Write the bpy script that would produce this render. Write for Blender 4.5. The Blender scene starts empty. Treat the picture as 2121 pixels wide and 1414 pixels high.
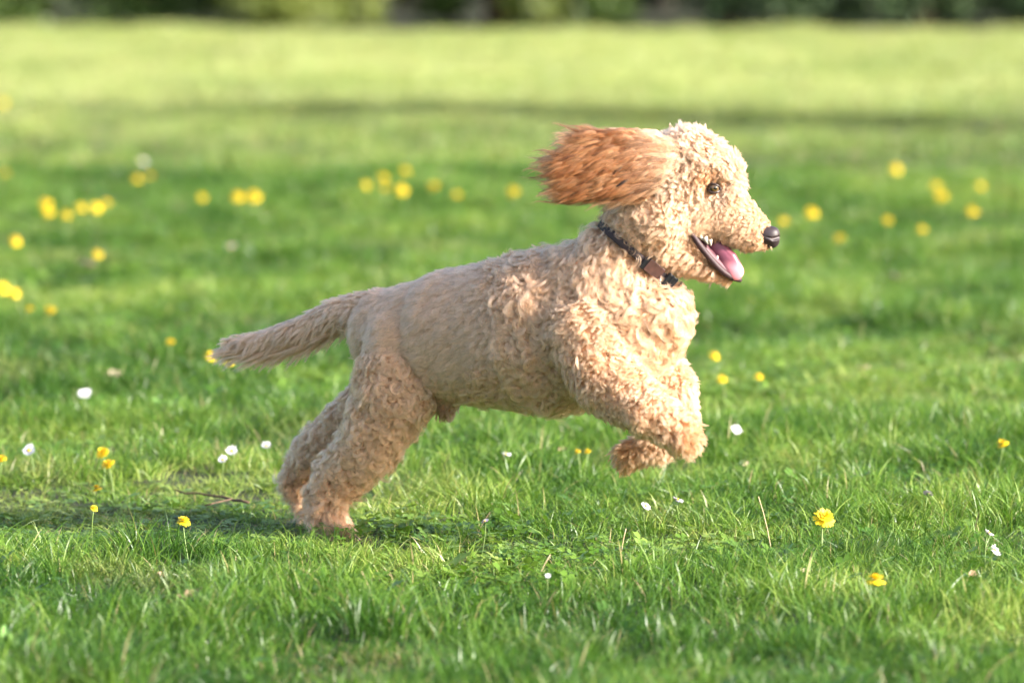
import bpy, math, random
import numpy as np
from mathutils import Vector, Matrix
R = math.radians
rng = np.random.default_rng(7)
random.seed(7)
S = bpy.context.scene
COL = S.collection

# ------------------------------------------------------------------ camera, sky, sun, exposure
CAM_H = 1.6
FPX = 11783.0                       # 200 mm lens on a 36 mm sensor, in pixels of the 2121 px wide photograph
PITCH = math.atan(1203 / FPX)
cam = bpy.data.cameras.new('camera')
cam.lens = 200; cam.sensor_width = 36; cam.sensor_fit = 'HORIZONTAL'
cam.clip_start = 0.1; cam.clip_end = 2000
cam.dof.use_dof = True; cam.dof.focus_distance = 11.5; cam.dof.aperture_fstop = 2.8
camo = bpy.data.objects.new('camera', cam); COL.objects.link(camo)
camo.location = (0, 0, CAM_H); camo.rotation_euler = (math.pi / 2 - PITCH, 0, 0)
S.camera = camo

SUN_EL, SUN_AZ = R(24), R(22)       # azimuth: from +x (right) towards the camera
sdir = Vector((math.cos(SUN_EL) * math.cos(SUN_AZ), -math.cos(SUN_EL) * math.sin(SUN_AZ), math.sin(SUN_EL)))
W = bpy.data.worlds.new('World'); S.world = W; W.use_nodes = True
nt = W.node_tree; nt.nodes.clear()
sky = nt.nodes.new('ShaderNodeTexSky'); sky.sky_type = 'NISHITA'; sky.sun_disc = False
sky.sun_elevation = SUN_EL; sky.sun_rotation = math.pi / 2 + SUN_AZ
sky.air_density = 1.0; sky.dust_density = 3.0
bg = nt.nodes.new('ShaderNodeBackground'); bg.inputs[1].default_value = 0.14
out = nt.nodes.new('ShaderNodeOutputWorld')
nt.links.new(sky.outputs[0], bg.inputs[0]); nt.links.new(bg.outputs[0], out.inputs[0])
sun = bpy.data.lights.new('sun', 'SUN'); sun.energy = 4.6; sun.angle = R(0.53); sun.color = (1.0, 0.95, 0.88)
suno = bpy.data.objects.new('sun', sun); COL.objects.link(suno)
suno.rotation_euler = sdir.to_track_quat('Z', 'Y').to_euler(); suno.location = (8, 0, 6)
S.view_settings.view_transform = 'Standard'; S.view_settings.look = 'None'
S.view_settings.gamma = 1; S.view_settings.exposure = 1.58; S.view_settings.use_curve_mapping = False
S.cycles.use_denoising = True
S.cycles.max_bounces = 10; S.cycles.transmission_bounces = 8; S.cycles.diffuse_bounces = 4
S.cycles.glossy_bounces = 4; S.cycles.transparent_max_bounces = 8
S.cycles.sample_clamp_indirect = 6
try:
    S.cycles_curves.shape = 'RIBBONS'
except Exception:
    pass

# ------------------------------------------------------------------ helpers
def P(px, py, Y):
    """point at depth Y seen at a pixel of the 2121x1414 photograph"""
    a = (np.asarray(px, float) - 1060.5) / FPX; b = -(np.asarray(py, float) - 707) / FPX
    c, s = math.cos(PITCH), math.sin(PITCH)
    dy = c + b * s; dz = -s + b * c
    t = Y / dy
    return np.stack([a * t, np.broadcast_to(Y, np.shape(t)) * 1.0, CAM_H + dz * t], -1)

def G(px, py, z=0.0):
    a = (px - 1060.5) / FPX; b = -(py - 707) / FPX
    c, s = math.cos(PITCH), math.sin(PITCH)
    dy = c + b * s; dz = -s + b * c
    t = (z - CAM_H) / dz
    return np.array([a * t, dy * t, z])

def tag(o, label=None, cat=None, group=None, kind=None):
    if label: o['label'] = label
    if cat: o['category'] = cat
    if group: o['group'] = group
    if kind: o['kind'] = kind
    return o

def empty(name, loc, rot=(0, 0, 0)):
    o = bpy.data.objects.new(name, None); COL.objects.link(o)
    o.location = loc; o.rotation_euler = rot; o.empty_display_size = 0.05
    return o

def link(name, me, mat=None, parent=None):
    o = bpy.data.objects.new(name, me); COL.objects.link(o)
    if mat and not me.materials: me.materials.append(mat)
    if parent: o.parent = parent
    return o

def mk(name, v, f, smooth=True):
    me = bpy.data.meshes.new(name)
    v = np.asarray(v, np.float32)
    if isinstance(f, np.ndarray):
        n = f.shape[1]
        me.vertices.add(len(v)); me.vertices.foreach_set('co', v.ravel())
        me.loops.add(f.size); me.loops.foreach_set('vertex_index', f.astype(np.int32).ravel())
        me.polygons.add(len(f)); me.polygons.foreach_set('loop_start', np.arange(0, f.size, n, dtype=np.int32))
        me.update(calc_edges=True)
    else:
        me.from_pydata(v.tolist(), [], f)
    if smooth: me.polygons.foreach_set('use_smooth', [True] * len(me.polygons))
    me.validate()
    return me

def vattr(me, name, arr):
    a = me.attributes.new(name, 'FLOAT_COLOR', 'POINT')
    c = np.ones((len(me.vertices), 4), np.float32); c[:, :arr.shape[1]] = arr
    a.data.foreach_set('color', c.ravel())

def newmat(name):
    m = bpy.data.materials.new(name); m.use_nodes = True
    m.node_tree.nodes.clear()
    return m, m.node_tree.nodes, m.node_tree.links

def simple(name, col, rough=0.5, metal=0.0, noise=0.0, scale=60, bump=0.0, coat=0.0, sss=0.0, spec=0.5):
    m, N, L = newmat(name)
    o = N.new('ShaderNodeOutputMaterial'); b = N.new('ShaderNodeBsdfPrincipled')
    L.new(b.outputs[0], o.inputs[0])
    b.inputs['Roughness'].default_value = rough; b.inputs['Metallic'].default_value = metal
    b.inputs['Coat Weight'].default_value = coat; b.inputs['Coat Roughness'].default_value = 0.08
    b.inputs['Specular IOR Level'].default_value = spec
    if sss:
        b.inputs['Subsurface Weight'].default_value = sss; b.inputs['Subsurface Radius'].default_value = (0.006, 0.002, 0.001)
        b.inputs['Subsurface Scale'].default_value = 1.0
    t = N.new('ShaderNodeTexCoord'); n = N.new('ShaderNodeTexNoise'); n.inputs['Scale'].default_value = scale
    n.inputs['Detail'].default_value = 5
    L.new(t.outputs['Object'], n.inputs['Vector'])
    r = N.new('ShaderNodeValToRGB'); e = r.color_ramp.elements
    e[0].position = 0.3; e[1].position = 0.7
    e[0].color = tuple(c * (1 - noise) for c in col) + (1,); e[1].color = tuple(min(1, c * (1 + noise)) for c in col) + (1,)
    L.new(n.outputs['Fac'], r.inputs[0]); L.new(r.outputs[0], b.inputs['Base Color'])
    if bump:
        bp = N.new('ShaderNodeBump'); bp.inputs['Strength'].default_value = 0.6; bp.inputs['Distance'].default_value = bump
        L.new(n.outputs['Fac'], bp.inputs['Height']); L.new(bp.outputs[0], b.inputs['Normal'])
    return m

def vnoise(x, y, sc, seed):
    """smooth value noise, vectorised, 0..1"""
    r = np.random.default_rng(seed).random((256, 256))
    u = np.asarray(x) / sc + 1000; v = np.asarray(y) / sc + 1000
    i = np.floor(u).astype(int); j = np.floor(v).astype(int)
    fu = u - i; fv = v - j
    fu = fu * fu * (3 - 2 * fu); fv = fv * fv * (3 - 2 * fv)
    g = lambda a, b: r[a % 256, b % 256]
    return (g(i, j) * (1 - fu) + g(i + 1, j) * fu) * (1 - fv) + (g(i, j + 1) * (1 - fu) + g(i + 1, j + 1) * fu) * fv

def grid_sdf(f, lo, hi, h):
    """surface nets of f<0 on a grid"""
    lo = np.array(lo, float); hi = np.array(hi, float)
    n = np.ceil((hi - lo) / h).astype(int) + 1
    ax = [lo[k] + h * np.arange(n[k]) for k in range(3)]
    D = np.empty(n, np.float32)
    for i in range(0, n[0], 16):
        X, Y, Z = np.meshgrid(ax[0][i:i + 16], ax[1], ax[2], indexing='ij')
        D[i:i + 16] = f(np.stack([X, Y, Z], -1).reshape(-1, 3)).reshape(X.shape)
    ins = D < 0
    c = tuple(n - 1)
    acc = np.zeros(c + (3,), np.float32); cnt = np.zeros(c, np.float32)
    corners = [(a, b, d) for a in (0, 1) for b in (0, 1) for d in (0, 1)]
    def sl(o): return tuple(slice(o[k], o[k] + c[k]) for k in range(3))
    for p in corners:
        for k in range(3):
            if p[k] == 0:
                q = list(p); q[k] = 1
                a = D[sl(p)]; b = D[sl(q)]
                m = (a < 0) != (b < 0)
                t = np.where(m, a / np.where(m, a - b, 1), 0)
                off = np.zeros(c + (3,), np.float32)
                for z in range(3): off[..., z] = p[z]
                off[..., k] += t
                acc += off * m[..., None]; cnt += m
    act = cnt > 0
    idx = -np.ones(c, int); idx[act] = np.arange(act.sum())
    ijk = np.argwhere(act)
    V = lo + h * (ijk + acc[act] / cnt[act][:, None])
    F = []
    for k in range(3):
        o = [0, 0, 0]; o[k] = 1
        a = ins[tuple(slice(0, n[z] - o[z]) for z in range(3))]
        b = ins[tuple(slice(o[z], n[z]) for z in range(3))]
        e = np.argwhere(a != b)
        u, w = [(1, 2), (2, 0), (0, 1)][k]
        ok = (e[:, u] > 0) & (e[:, w] > 0) & (e[:, u] < c[u]) & (e[:, w] < c[w]) & (e[:, k] < c[k])
        e = e[ok]
        s = a[tuple(e.T)]
        def cell(du, dw):
            q = e.copy(); q[:, u] -= du; q[:, w] -= dw
            return idx[tuple(q.T)]
        q = np.stack([cell(1, 1), cell(0, 1), cell(0, 0), cell(1, 0)], -1)
        q[~s] = q[~s][:, ::-1]
        F.append(q)
    return V, np.concatenate(F)

def caps(p, a, b, ra, rb, k=1.0):
    """tapered capsule distance; k squashes the depth (y) axis"""
    K = np.array([1, k, 1]); ab = (b - a) * K; ap = (p - a) * K
    t = np.clip((ap @ ab) / max(ab @ ab, 1e-9), 0, 1)
    return np.linalg.norm(ap - t[:, None] * ab, axis=1) - (ra + (rb - ra) * t)

def tube(pts, rad, seg=8):
    pts = np.asarray(pts, float); n = len(pts)
    rad = np.broadcast_to(rad, (n,))
    T = np.gradient(pts, axis=0); T /= np.linalg.norm(T, axis=1)[:, None] + 1e-12
    ref = np.array([0.31, 0.77, 0.2]); U = np.cross(T, ref); U /= np.linalg.norm(U, axis=1)[:, None]
    V_ = np.cross(T, U)
    a = np.linspace(0, 2 * np.pi, seg, endpoint=False)
    v = (pts[:, None] + rad[:, None, None] * (np.cos(a)[None, :, None] * U[:, None] + np.sin(a)[None, :, None] * V_[:, None])).reshape(-1, 3)
    f = []
    for i in range(n - 1):
        for j in range(seg):
            f.append((i * seg + j, i * seg + (j + 1) % seg, (i + 1) * seg + (j + 1) % seg, (i + 1) * seg + j))
    f.append(tuple(range(seg))[::-1]); f.append(tuple((n - 1) * seg + j for j in range(seg)))
    return v, f

def join(parts):
    V, F, o = [], [], 0
    for v, f in parts:
        V.append(np.asarray(v, float)); F += [tuple(int(i) + o for i in q) for q in f]; o += len(v)
    return np.concatenate(V), F

def boxm(c, s, rot=None, bev=0.12):
    """box with chamfered corners"""
    s = np.array(s) / 2; b = min(s) * bev
    v = []
    for x in (-1, 1):
        for y in (-1, 1):
            for z in (-1, 1):
                for k in range(3):
                    q = np.array([x, y, z]) * (s - b); q[k] = [x, y, z][k] * s[k]; v.append(q)
    v = np.array(v)
    import bmesh
    bm = bmesh.new(); [bm.verts.new(q) for q in v]
    bmesh.ops.convex_hull(bm, input=bm.verts); bm.verts.ensure_lookup_table(); bm.verts.index_update()
    V = np.array([q.co[:] for q in bm.verts]); F = [tuple(w.index for w in f.verts) for f in bm.faces]; bm.free()
    if rot is not None: V = V @ np.array(rot).T
    return V + np.array(c), F

# ------------------------------------------------------------------ ground
def H(x, y):
    x = np.asarray(x, float); y = np.asarray(y, float)
    h = 0.030 * (vnoise(x, y, 0.55, 1) - 0.5) + 0.05 * (vnoise(x, y, 2.3, 2) - 0.5)
    for (px, py, sx, sy, dz) in ((1560, 1325, .17, .16, -.06), (1250, 1350, .18, .12, -.03), (270, 1190, .12, .1, -.02), (410, 1235, .07, .09, -.025), (2060, 1040, .12, .2, -.035), (1440, 690, .5, .5, -.06)):
        g = G(px, py)
        h = h + dz * np.exp(-((x - g[0]) / sx) ** 2 - ((y - g[1]) / sy) ** 2)
    d = np.exp(-((x + .35) ** 2 + (y - 11.6) ** 2) / 0.3)
    return h * (1 - 0.7 * d)

def ground():
    ys = np.concatenate([np.arange(-6, 7, 1.0), np.arange(7, 24, .09), np.arange(24, 60, .5), np.arange(60, 130, 3.0), np.geomspace(130, 1500, 14)])
    xs = np.concatenate([-np.geomspace(1200, 14, 12), np.arange(-13, -3, .5), np.arange(-3, 3, .09), np.arange(3, 13, .5), np.geomspace(14, 1200, 12)])
    X, Y = np.meshgrid(xs, ys)
    Z = H(X, Y) * np.clip(2 - np.abs(X) / 14, 0, 1)
    v = np.stack([X, Y, Z], -1).reshape(-1, 3)
    ny, nx = X.shape
    i, j = np.meshgrid(np.arange(ny - 1), np.arange(nx - 1), indexing='ij')
    a = (i * nx + j).ravel()
    f = np.stack([a, a + 1, a + nx + 1, a + nx], -1)
    m, N, L = newmat('soil_and_thatch')
    o = N.new('ShaderNodeOutputMaterial'); b = N.new('ShaderNodeBsdfPrincipled'); L.new(b.outputs[0], o.inputs[0])
    b.inputs['Roughness'].default_value = 0.95
    g = N.new('ShaderNodeNewGeometry')
    n1 = N.new('ShaderNodeTexNoise'); n1.inputs['Scale'].default_value = 35; n1.inputs['Detail'].default_value = 6
    L.new(g.outputs['Position'], n1.inputs['Vector'])
    r1 = N.new('ShaderNodeValToRGB'); e = r1.color_ramp.elements
    e[0].position = .35; e[1].position = .65
    e[0].color = (.022, .018, .009, 1); e[1].color = (.03, .05, .012, 1)
    L.new(n1.outputs['Fac'], r1.inputs[0])
    # meadow turns to yellow-green tall grass in the distance
    sx = N.new('ShaderNodeSeparateXYZ'); L.new(g.outputs['Position'], sx.inputs[0])
    mr = N.new('ShaderNodeMapRange'); mr.inputs[1].default_value = 24; mr.inputs[2].default_value = 28
    L.new(sx.outputs['Y'], mr.inputs[0])
    mx = N.new('ShaderNodeMixRGB'); mx.inputs[2].default_value = (.17, .18, .05, 1)
    L.new(mr.outputs[0], mx.inputs[0]); L.new(r1.outputs[0], mx.inputs[1])
    # leaf litter under the trees
    mr2 = N.new('ShaderNodeMapRange'); mr2.inputs[1].default_value = 33.9; mr2.inputs[2].default_value = 34.3; L.new(sx.outputs['Y'], mr2.inputs[0])
    mx2 = N.new('ShaderNodeMixRGB'); mx2.inputs[2].default_value = (.025, .03, .012, 1)
    L.new(mr2.outputs[0], mx2.inputs[0]); L.new(mx.outputs[0], mx2.inputs[1]); L.new(mx2.outputs[0], b.inputs['Base Color'])
    bp = N.new('ShaderNodeBump'); bp.inputs['Distance'].default_value = .01; L.new(n1.outputs['Fac'], bp.inputs['Height']); L.new(bp.outputs[0], b.inputs['Normal'])
    o = link('ground', mk('ground', v, f), m); tag(o, kind='structure', label='green meadow ground under the grass')
ground()

# ------------------------------------------------------------------ grass
def grass_mat():
    m, N, L = newmat('grass_blades')
    o = N.new('ShaderNodeOutputMaterial')
    at = N.new('ShaderNodeAttribute'); at.attribute_name = 'bc'
    sp = N.new('ShaderNodeSeparateColor'); L.new(at.outputs['Color'], sp.inputs[0])
    g = N.new('ShaderNodeNewGeometry')
    ramp = N.new('ShaderNodeValToRGB'); cr = ramp.color_ramp
    cr.elements[0].position = 0; cr.elements[0].color = (.034, .095, .011, 1)
    cr.elements[1].position = 1; cr.elements[1].color = (.30, .36, .085, 1)
    for p_, c_ in ((.3, (.064, .150, .017)), (.6, (.125, .232, .030)), (.85, (.205, .305, .055))):
        q = cr.elements.new(p_); q.color = c_ + (1,)
    # patches of the field
    n1 = N.new('ShaderNodeTexNoise'); n1.inputs['Scale'].default_value = .55; n1.inputs['Detail'].default_value = 4
    n2 = N.new('ShaderNodeTexNoise'); n2.inputs['Scale'].default_value = 2.6; n2.inputs['Detail'].default_value = 3
    L.new(g.outputs['Position'], n1.inputs['Vector']); L.new(g.outputs['Position'], n2.inputs['Vector'])
    def math_(op, a, b):
        q = N.new('ShaderNodeMath'); q.operation = op
        for i, z in enumerate((a, b)):
            if isinstance(z, (int, float)): q.inputs[i].default_value = z
            else: L.new(z, q.inputs[i])
        return q.outputs[0]
    s1 = math_('MULTIPLY', math_('SUBTRACT', n1.outputs['Fac'], .5), 2.0)
    s2 = math_('MULTIPLY', math_('SUBTRACT', n2.outputs['Fac'], .5), 1.6)
    fac = math_('ADD', math_('ADD', math_('MULTIPLY', sp.outputs['Red'], .72), .10), math_('ADD', s1, s2))
    L.new(fac, ramp.inputs[0])
    # far meadow: yellow-green flowering grass
    sx = N.new('ShaderNodeSeparateXYZ'); L.new(g.outputs['Position'], sx.inputs[0])
    mr = N.new('ShaderNodeMapRange'); mr.inputs[1].default_value = 21.5; mr.inputs[2].default_value = 27; L.new(sx.outputs['Y'], mr.inputs[0])
    n3 = N.new('ShaderNodeTexNoise'); n3.inputs['Scale'].default_value = .7; n3.inputs['Detail'].default_value = 2; L.new(g.outputs['Position'], n3.inputs['Vector'])
    r3 = N.new('ShaderNodeMapRange'); r3.inputs[1].default_value = .35; r3.inputs[2].default_value = .6; r3.inputs[3].default_value = .5; L.new(n3.outputs['Fac'], r3.inputs[0])
    far = math_('MULTIPLY', math_('MULTIPLY', mr.outputs[0], r3.outputs[0]), .8)
    mx = N.new('ShaderNodeMixRGB'); mx.inputs[2].default_value = (.45, .50, .20, 1)
    L.new(far, mx.inputs[0]); L.new(ramp.outputs[0], mx.inputs[1])
    dry = N.new('ShaderNodeMixRGB'); dry.inputs[2].default_value = (.40, .31, .17, 1)
    n4 = N.new('ShaderNodeTexNoise'); n4.inputs['Scale'].default_value = 1.7; n4.inputs['Detail'].default_value = 2; L.new(g.outputs['Position'], n4.inputs['Vector'])
    r4 = N.new('ShaderNodeMapRange'); r4.inputs[1].default_value = .60; r4.inputs[2].default_value = .72; r4.inputs[4].default_value = .45; L.new(n4.outputs['Fac'], r4.inputs[0])
    L.new(math_('MAXIMUM', sp.outputs['Blue'], math_('MULTIPLY', r4.outputs[0], sp.outputs['Red'])), dry.inputs[0]); L.new(mx.outputs[0], dry.inputs[1])
    b = N.new('ShaderNodeBsdfPrincipled'); b.inputs['Roughness'].default_value = .36; b.inputs['Specular IOR Level'].default_value = .38
    L.new(dry.outputs[0], b.inputs['Base Color'])
    tr = N.new('ShaderNodeBsdfTranslucent')
    hs = N.new('ShaderNodeMixRGB'); hs.blend_type = 'MULTIPLY'; hs.inputs[0].default_value = 1; hs.inputs[2].default_value = (1.15, 1.25, .65, 1)
    L.new(dry.outputs[0], hs.inputs[1]); L.new(hs.outputs[0], tr.inputs[0])
    ms = N.new('ShaderNodeMixShader'); ms.inputs[0].default_value = .30
    L.new(b.outputs[0], ms.inputs[1]); L.new(tr.outputs[0], ms.inputs[2]); L.new(ms.outputs[0], o.inputs[0])
    return m
GRASS = grass_mat()

def blades(n, size, hmin, hmax, wmin, wmax, lean, seed, dryp=.03, tuft=0.0, segs=4):
    r = np.random.default_rng(seed)
    if tuft > 0:
        k = max(3, int(n / 22)); c = (r.random((k, 2)) - .5) * size; w = r.integers(0, k, n)
        b0 = c[w] + r.normal(0, tuft, (n, 2)); out_ = (b0 - c[w]) / tuft
    else:
        b0 = (r.random((n, 2)) - .5) * size; out_ = r.normal(0, .6, (n, 2))
    ang = r.random(n) * 2 * np.pi
    ld = np.stack([np.cos(ang), np.sin(ang)], -1) * .7 + out_ * .6
    ld /= np.linalg.norm(ld, axis=1)[:, None] + 1e-6
    h = hmin + (hmax - hmin) * r.beta(2, 2.2, n)
    w = wmin + (wmax - wmin) * r.random(n)
    le = lean * (.25 + r.random(n) * 1.1)
    wa = r.random(n) * np.pi
    wd = np.stack([np.cos(wa), np.sin(wa)], -1)
    s = np.linspace(0, 1, segs + 1)
    V = np.zeros((n, 2 * segs + 1, 3)); F = []
    twist = r.normal(0, .5, n)
    for i, t in enumerate(s):
        cx = b0 + ld * (h * le * t ** 1.9)[:, None]
        cz = h * (t - .34 * le * t ** 2.4)
        ww = w * (1 - t ** 2.2) * (.75 + .5 * t) * .5
        ca, sa = np.cos(twist * t), np.sin(twist * t)
        wx = np.stack([wd[:, 0] * ca - wd[:, 1] * sa, wd[:, 0] * sa + wd[:, 1] * ca], -1)
        if i < segs:
            V[:, 2 * i, :2] = cx - wx * ww[:, None]; V[:, 2 * i + 1, :2] = cx + wx * ww[:, None]
            V[:, 2 * i, 2] = cz; V[:, 2 * i + 1, 2] = cz + ww * .25
        else:
            V[:, 2 * i, :2] = cx; V[:, 2 * i, 2] = cz
    V[..., 2] -= .004
    k = 2 * segs + 1; base = np.arange(n) * k
    faces = []
    for i in range(segs - 1):
        faces.append(np.stack([base + 2 * i, base + 2 * i + 1, base + 2 * i + 3, base + 2 * i + 2], -1))
    tri = np.stack([base + 2 * segs - 2, base + 2 * segs - 1, base + 2 * segs], -1)
    col = np.zeros((n, k, 3)); rr = r.random(n)
    col[..., 0] = rr[:, None]; col[..., 1] = np.linspace(0, 1, k)[None]
    d = (r.random(n) < dryp) * (.6 + .4 * r.random(n)); col[..., 2] = d[:, None]
    return V.reshape(-1, 3), np.concatenate(faces), tri, col.reshape(-1, 3)

def leaflets(n, size, seed, rad=(.005, .011), h=(.008, .03)):
    """clover and small broad leaves: little folded discs on a hidden stalk"""
    r = np.random.default_rng(seed); V = []; F = []; C = []
    for _ in range(n):
        c = np.array([*(r.random(2) - .5) * size, r.uniform(*h)]); rr = r.uniform(*rad); a0 = r.random() * 6.28; col = r.random()
        tl = r.normal(0, .35, 2)
        for q in range(3):
            a = a0 + q * 2.094; d = np.array([math.cos(a), math.sin(a), .1]); w = np.array([-math.sin(a), math.cos(a), 0])
            pts = [(0, 0, 0), (.5, .5, .12), (1.05, .42, .05), (1.0, 0, -.02), (1.05, -.42, .05), (.5, -.5, .12)]
            o = len(V)
            for (u, v_, z) in pts:
                p_ = c + rr * (u * d + v_ * w + np.array([0, 0, z])); p_[2] += (p_[0] - c[0]) * tl[0] + (p_[1] - c[1]) * tl[1]
                V.append(p_); C.append((col * .7 + .1, 1, 0))
            F += [(o, o + 1, o + 2, o + 3), (o, o + 3, o + 4, o + 5)]
    return np.array(V), np.array(F), np.zeros((0, 3), int), np.array(C)

def patch_mesh(name, lst):
    V = []; Q = []; T = []; C = []; o = 0
    for v, q, t, c in lst:
        V.append(v); Q.append(q + o); T.append(t + o); C.append(c); o += len(v)
    V = np.concatenate(V); Q = np.concatenate(Q); T = np.concatenate(T).astype(int); C = np.concatenate(C)
    me = bpy.data.meshes.new(name)
    me.vertices.add(len(V)); me.vertices.foreach_set('co', V.astype(np.float32).ravel())
    li = np.concatenate([Q.ravel(), T.ravel()]).astype(np.int32)
    me.loops.add(len(li)); me.loops.foreach_set('vertex_index', li)
    st = np.concatenate([np.arange(len(Q)) * 4, len(Q) * 4 + np.arange(len(T)) * 3]).astype(np.int32)
    me.polygons.add(len(st)); me.polygons.foreach_set('loop_start', st)
    me.update(calc_edges=True); me.polygons.foreach_set('use_smooth', [True] * len(me.polygons))
    vattr(me, 'bc', C); me.materials.append(GRASS)
    return me

pc = bpy.data.collections.new('grass_patches')      # source meshes, not linked to the scene
PATCH = []
def addpatch(lst):
    o = bpy.data.objects.new('grass_patch_%02d' % len(PATCH), patch_mesh('grass_patch', lst)); pc.objects.link(o); PATCH.append(o)
SZ = .26
for k in range(6):      # 0-5 lawn
    addpatch([blades(250, SZ, .030, .088, .0015, .0032, .85, 10 + k, .03, .022), blades(90, SZ, .012, .03, .0012, .0026, 1.1, 40 + k, .05), leaflets(8, SZ, 60 + k), leaflets(5, SZ, 160 + k, (.009, .016), (.012, .04))])
for k in range(3):      # 6-8 taller lush tufts
    addpatch([blades(260, SZ, .045, .125, .0017, .0038, .72, 70 + k, .02, .018, 5), blades(70, SZ, .015, .035, .0014, .0028, 1.0, 80 + k, .03)])
for k in range(2):      # 9-10 short with small leaves
    addpatch([blades(300, SZ, .018, .058, .0014, .0028, 1.0, 90 + k, .06, .02), leaflets(60, SZ, 95 + k), leaflets(14, SZ, 190 + k, (.010, .018), (.010, .035))])
for k in range(2):      # 11-12 coarse far meadow
    addpatch([blades(200, SZ, .03, .07, .002, .0042, .7, 100 + k, .12, .03, 3)])
addpatch([blades(110, SZ, .02, .05, .0014, .003, 1.2, 120, .45), blades(300, SZ, .02, .062, .0014, .0030, .9, 121, .06, .02)])   # 13 thatchy

def scatter(name, pts, idx, rot, sc, label):
    me = bpy.data.meshes.new(name); me.vertices.add(len(pts)); me.vertices.foreach_set('co', np.asarray(pts, np.float32).ravel())
    a = me.attributes.new('pick', 'INT', 'POINT'); a.data.foreach_set('value', np.asarray(idx, np.int32))
    a = me.attributes.new('rot', 'FLOAT_VECTOR', 'POINT'); a.data.foreach_set('vector', np.asarray(rot, np.float32).ravel())
    a = me.attributes.new('sc', 'FLOAT_VECTOR', 'POINT'); a.data.foreach_set('vector', np.asarray(sc, np.float32).ravel())
    o = link(name, me)
    ng = bpy.data.node_groups.new(name, 'GeometryNodeTree')
    ng.interface.new_socket('Geometry', in_out='INPUT', socket_type='NodeSocketGeometry'); ng.interface.new_socket('Geometry', in_out='OUTPUT', socket_type='NodeSocketGeometry')
    N, L = ng.nodes, ng.links
    gi = N.new('NodeGroupInput'); go = N.new('NodeGroupOutput'); ip = N.new('GeometryNodeInstanceOnPoints')
    ci = N.new('GeometryNodeCollectionInfo'); ci.inputs['Collection'].default_value = pc
    ci.inputs['Separate Children'].default_value = True; ci.inputs['Reset Children'].default_value = True
    mp = N.new('GeometryNodeMeshToPoints')
    def na(n_, t):
        q = N.new('GeometryNodeInputNamedAttribute'); q.data_type = t; q.inputs['Name'].default_value = n_; return q.outputs['Attribute']
    L.new(gi.outputs[0], mp.inputs[0]); L.new(mp.outputs[0], ip.inputs['Points']); L.new(ci.outputs[0], ip.inputs['Instance'])
    ip.inputs['Pick Instance'].default_value = True
    L.new(na('pick', 'INT'), ip.inputs['Instance Index']); L.new(na('rot', 'FLOAT_VECTOR'), ip.inputs['Rotation']); L.new(na('sc', 'FLOAT_VECTOR'), ip.inputs['Scale'])
    L.new(ip.outputs[0], go.inputs[0])
    md = o.modifiers.new('grass', 'NODES'); md.node_group = ng
    tag(o, label=label, cat='grass', kind='stuff')
    return o

def field(y0, y1, step, w0, wk, coarse, scl):
    pts = []
    for y in np.arange(y0, y1, step):
        w = w0 + wk * y; x = np.arange(-w, w, step)
        pts.append(np.stack([x + rng.uniform(-.5, .5, len(x)) * step, y + rng.uniform(-.5, .5, len(x)) * step], -1))
    p = np.concatenate(pts); n = len(p)
    t = vnoise(p[:, 0], p[:, 1], .42, 11) * .6 + vnoise(p[:, 0], p[:, 1], 1.3, 12) * .4
    idx = rng.integers(0, 6, n)
    tall = t > .60; idx[tall] = rng.integers(6, 9, tall.sum())
    low = t < .34; idx[low] = rng.integers(9, 11, low.sum())
    th = (vnoise(p[:, 0], p[:, 1], .35, 13) > .82); idx[th] = 13
    if coarse: idx = rng.integers(11, 13, n)
    # hollow of longer dark grass near the bottom edge, longer grass left of the hind paw
    for (px, py, sx, sy) in ((1500, 1370, .36, .25), (420, 1240, .45, .10), (40, 1230, .25, .12), (2000, 1090, .3, .25), (1450, 1260, .3, .2)):
        g = G(px, py); m = ((p[:, 0] - g[0]) / sx) ** 2 + ((p[:, 1] - g[1]) / sy) ** 2 < rng.random(n) * 1.2
        if not coarse: idx[m] = rng.integers(6, 9, m.sum())
    z = H(p[:, 0], p[:, 1])
    rot = np.stack([rng.normal(0, .06, n), rng.normal(0, .06, n), rng.random(n) * 6.283], -1)
    s = scl * rng.uniform(.8, 1.15, n); sc = np.stack([s, s, s * rng.uniform(.8, 1.15, n) * (.8 if coarse else 1)], -1)
    # grass left of the hind paws, shortened so the dog's shadow shows
    g = G(250, 1075); sh = np.exp(-((p[:, 0] - g[0]) / .62) ** 4 - ((p[:, 1] - g[1] + .02) / .58) ** 4); sc[:, 2] *= 1 - .60 * sh
    if not coarse: m = sh > .5; idx[m] = np.where(rng.random(m.sum()) < .35, rng.integers(9, 11, m.sum()), rng.integers(0, 6, m.sum()))
    sc[:, 2] *= .88
    # keep the grass short and parted under the hind paws
    f = P(700, 1110, 11.5); d = np.hypot(p[:, 0] - f[0], p[:, 1] - f[1]); sc[:, 2] *= np.where(d < .13, .8, 1)
    return np.c_[p, z], idx, rot, sc
scatter('grass', *field(8.2, 22.0, .138, 1.5, .092, False, 1.0), 'lush green lawn grass with clover in the foreground')
scatter('meadow_grass', *field(22.0, 34.0, .24, 2.2, .092, True, 1.5), 'taller yellowish meadow grass far behind the dog')

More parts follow.
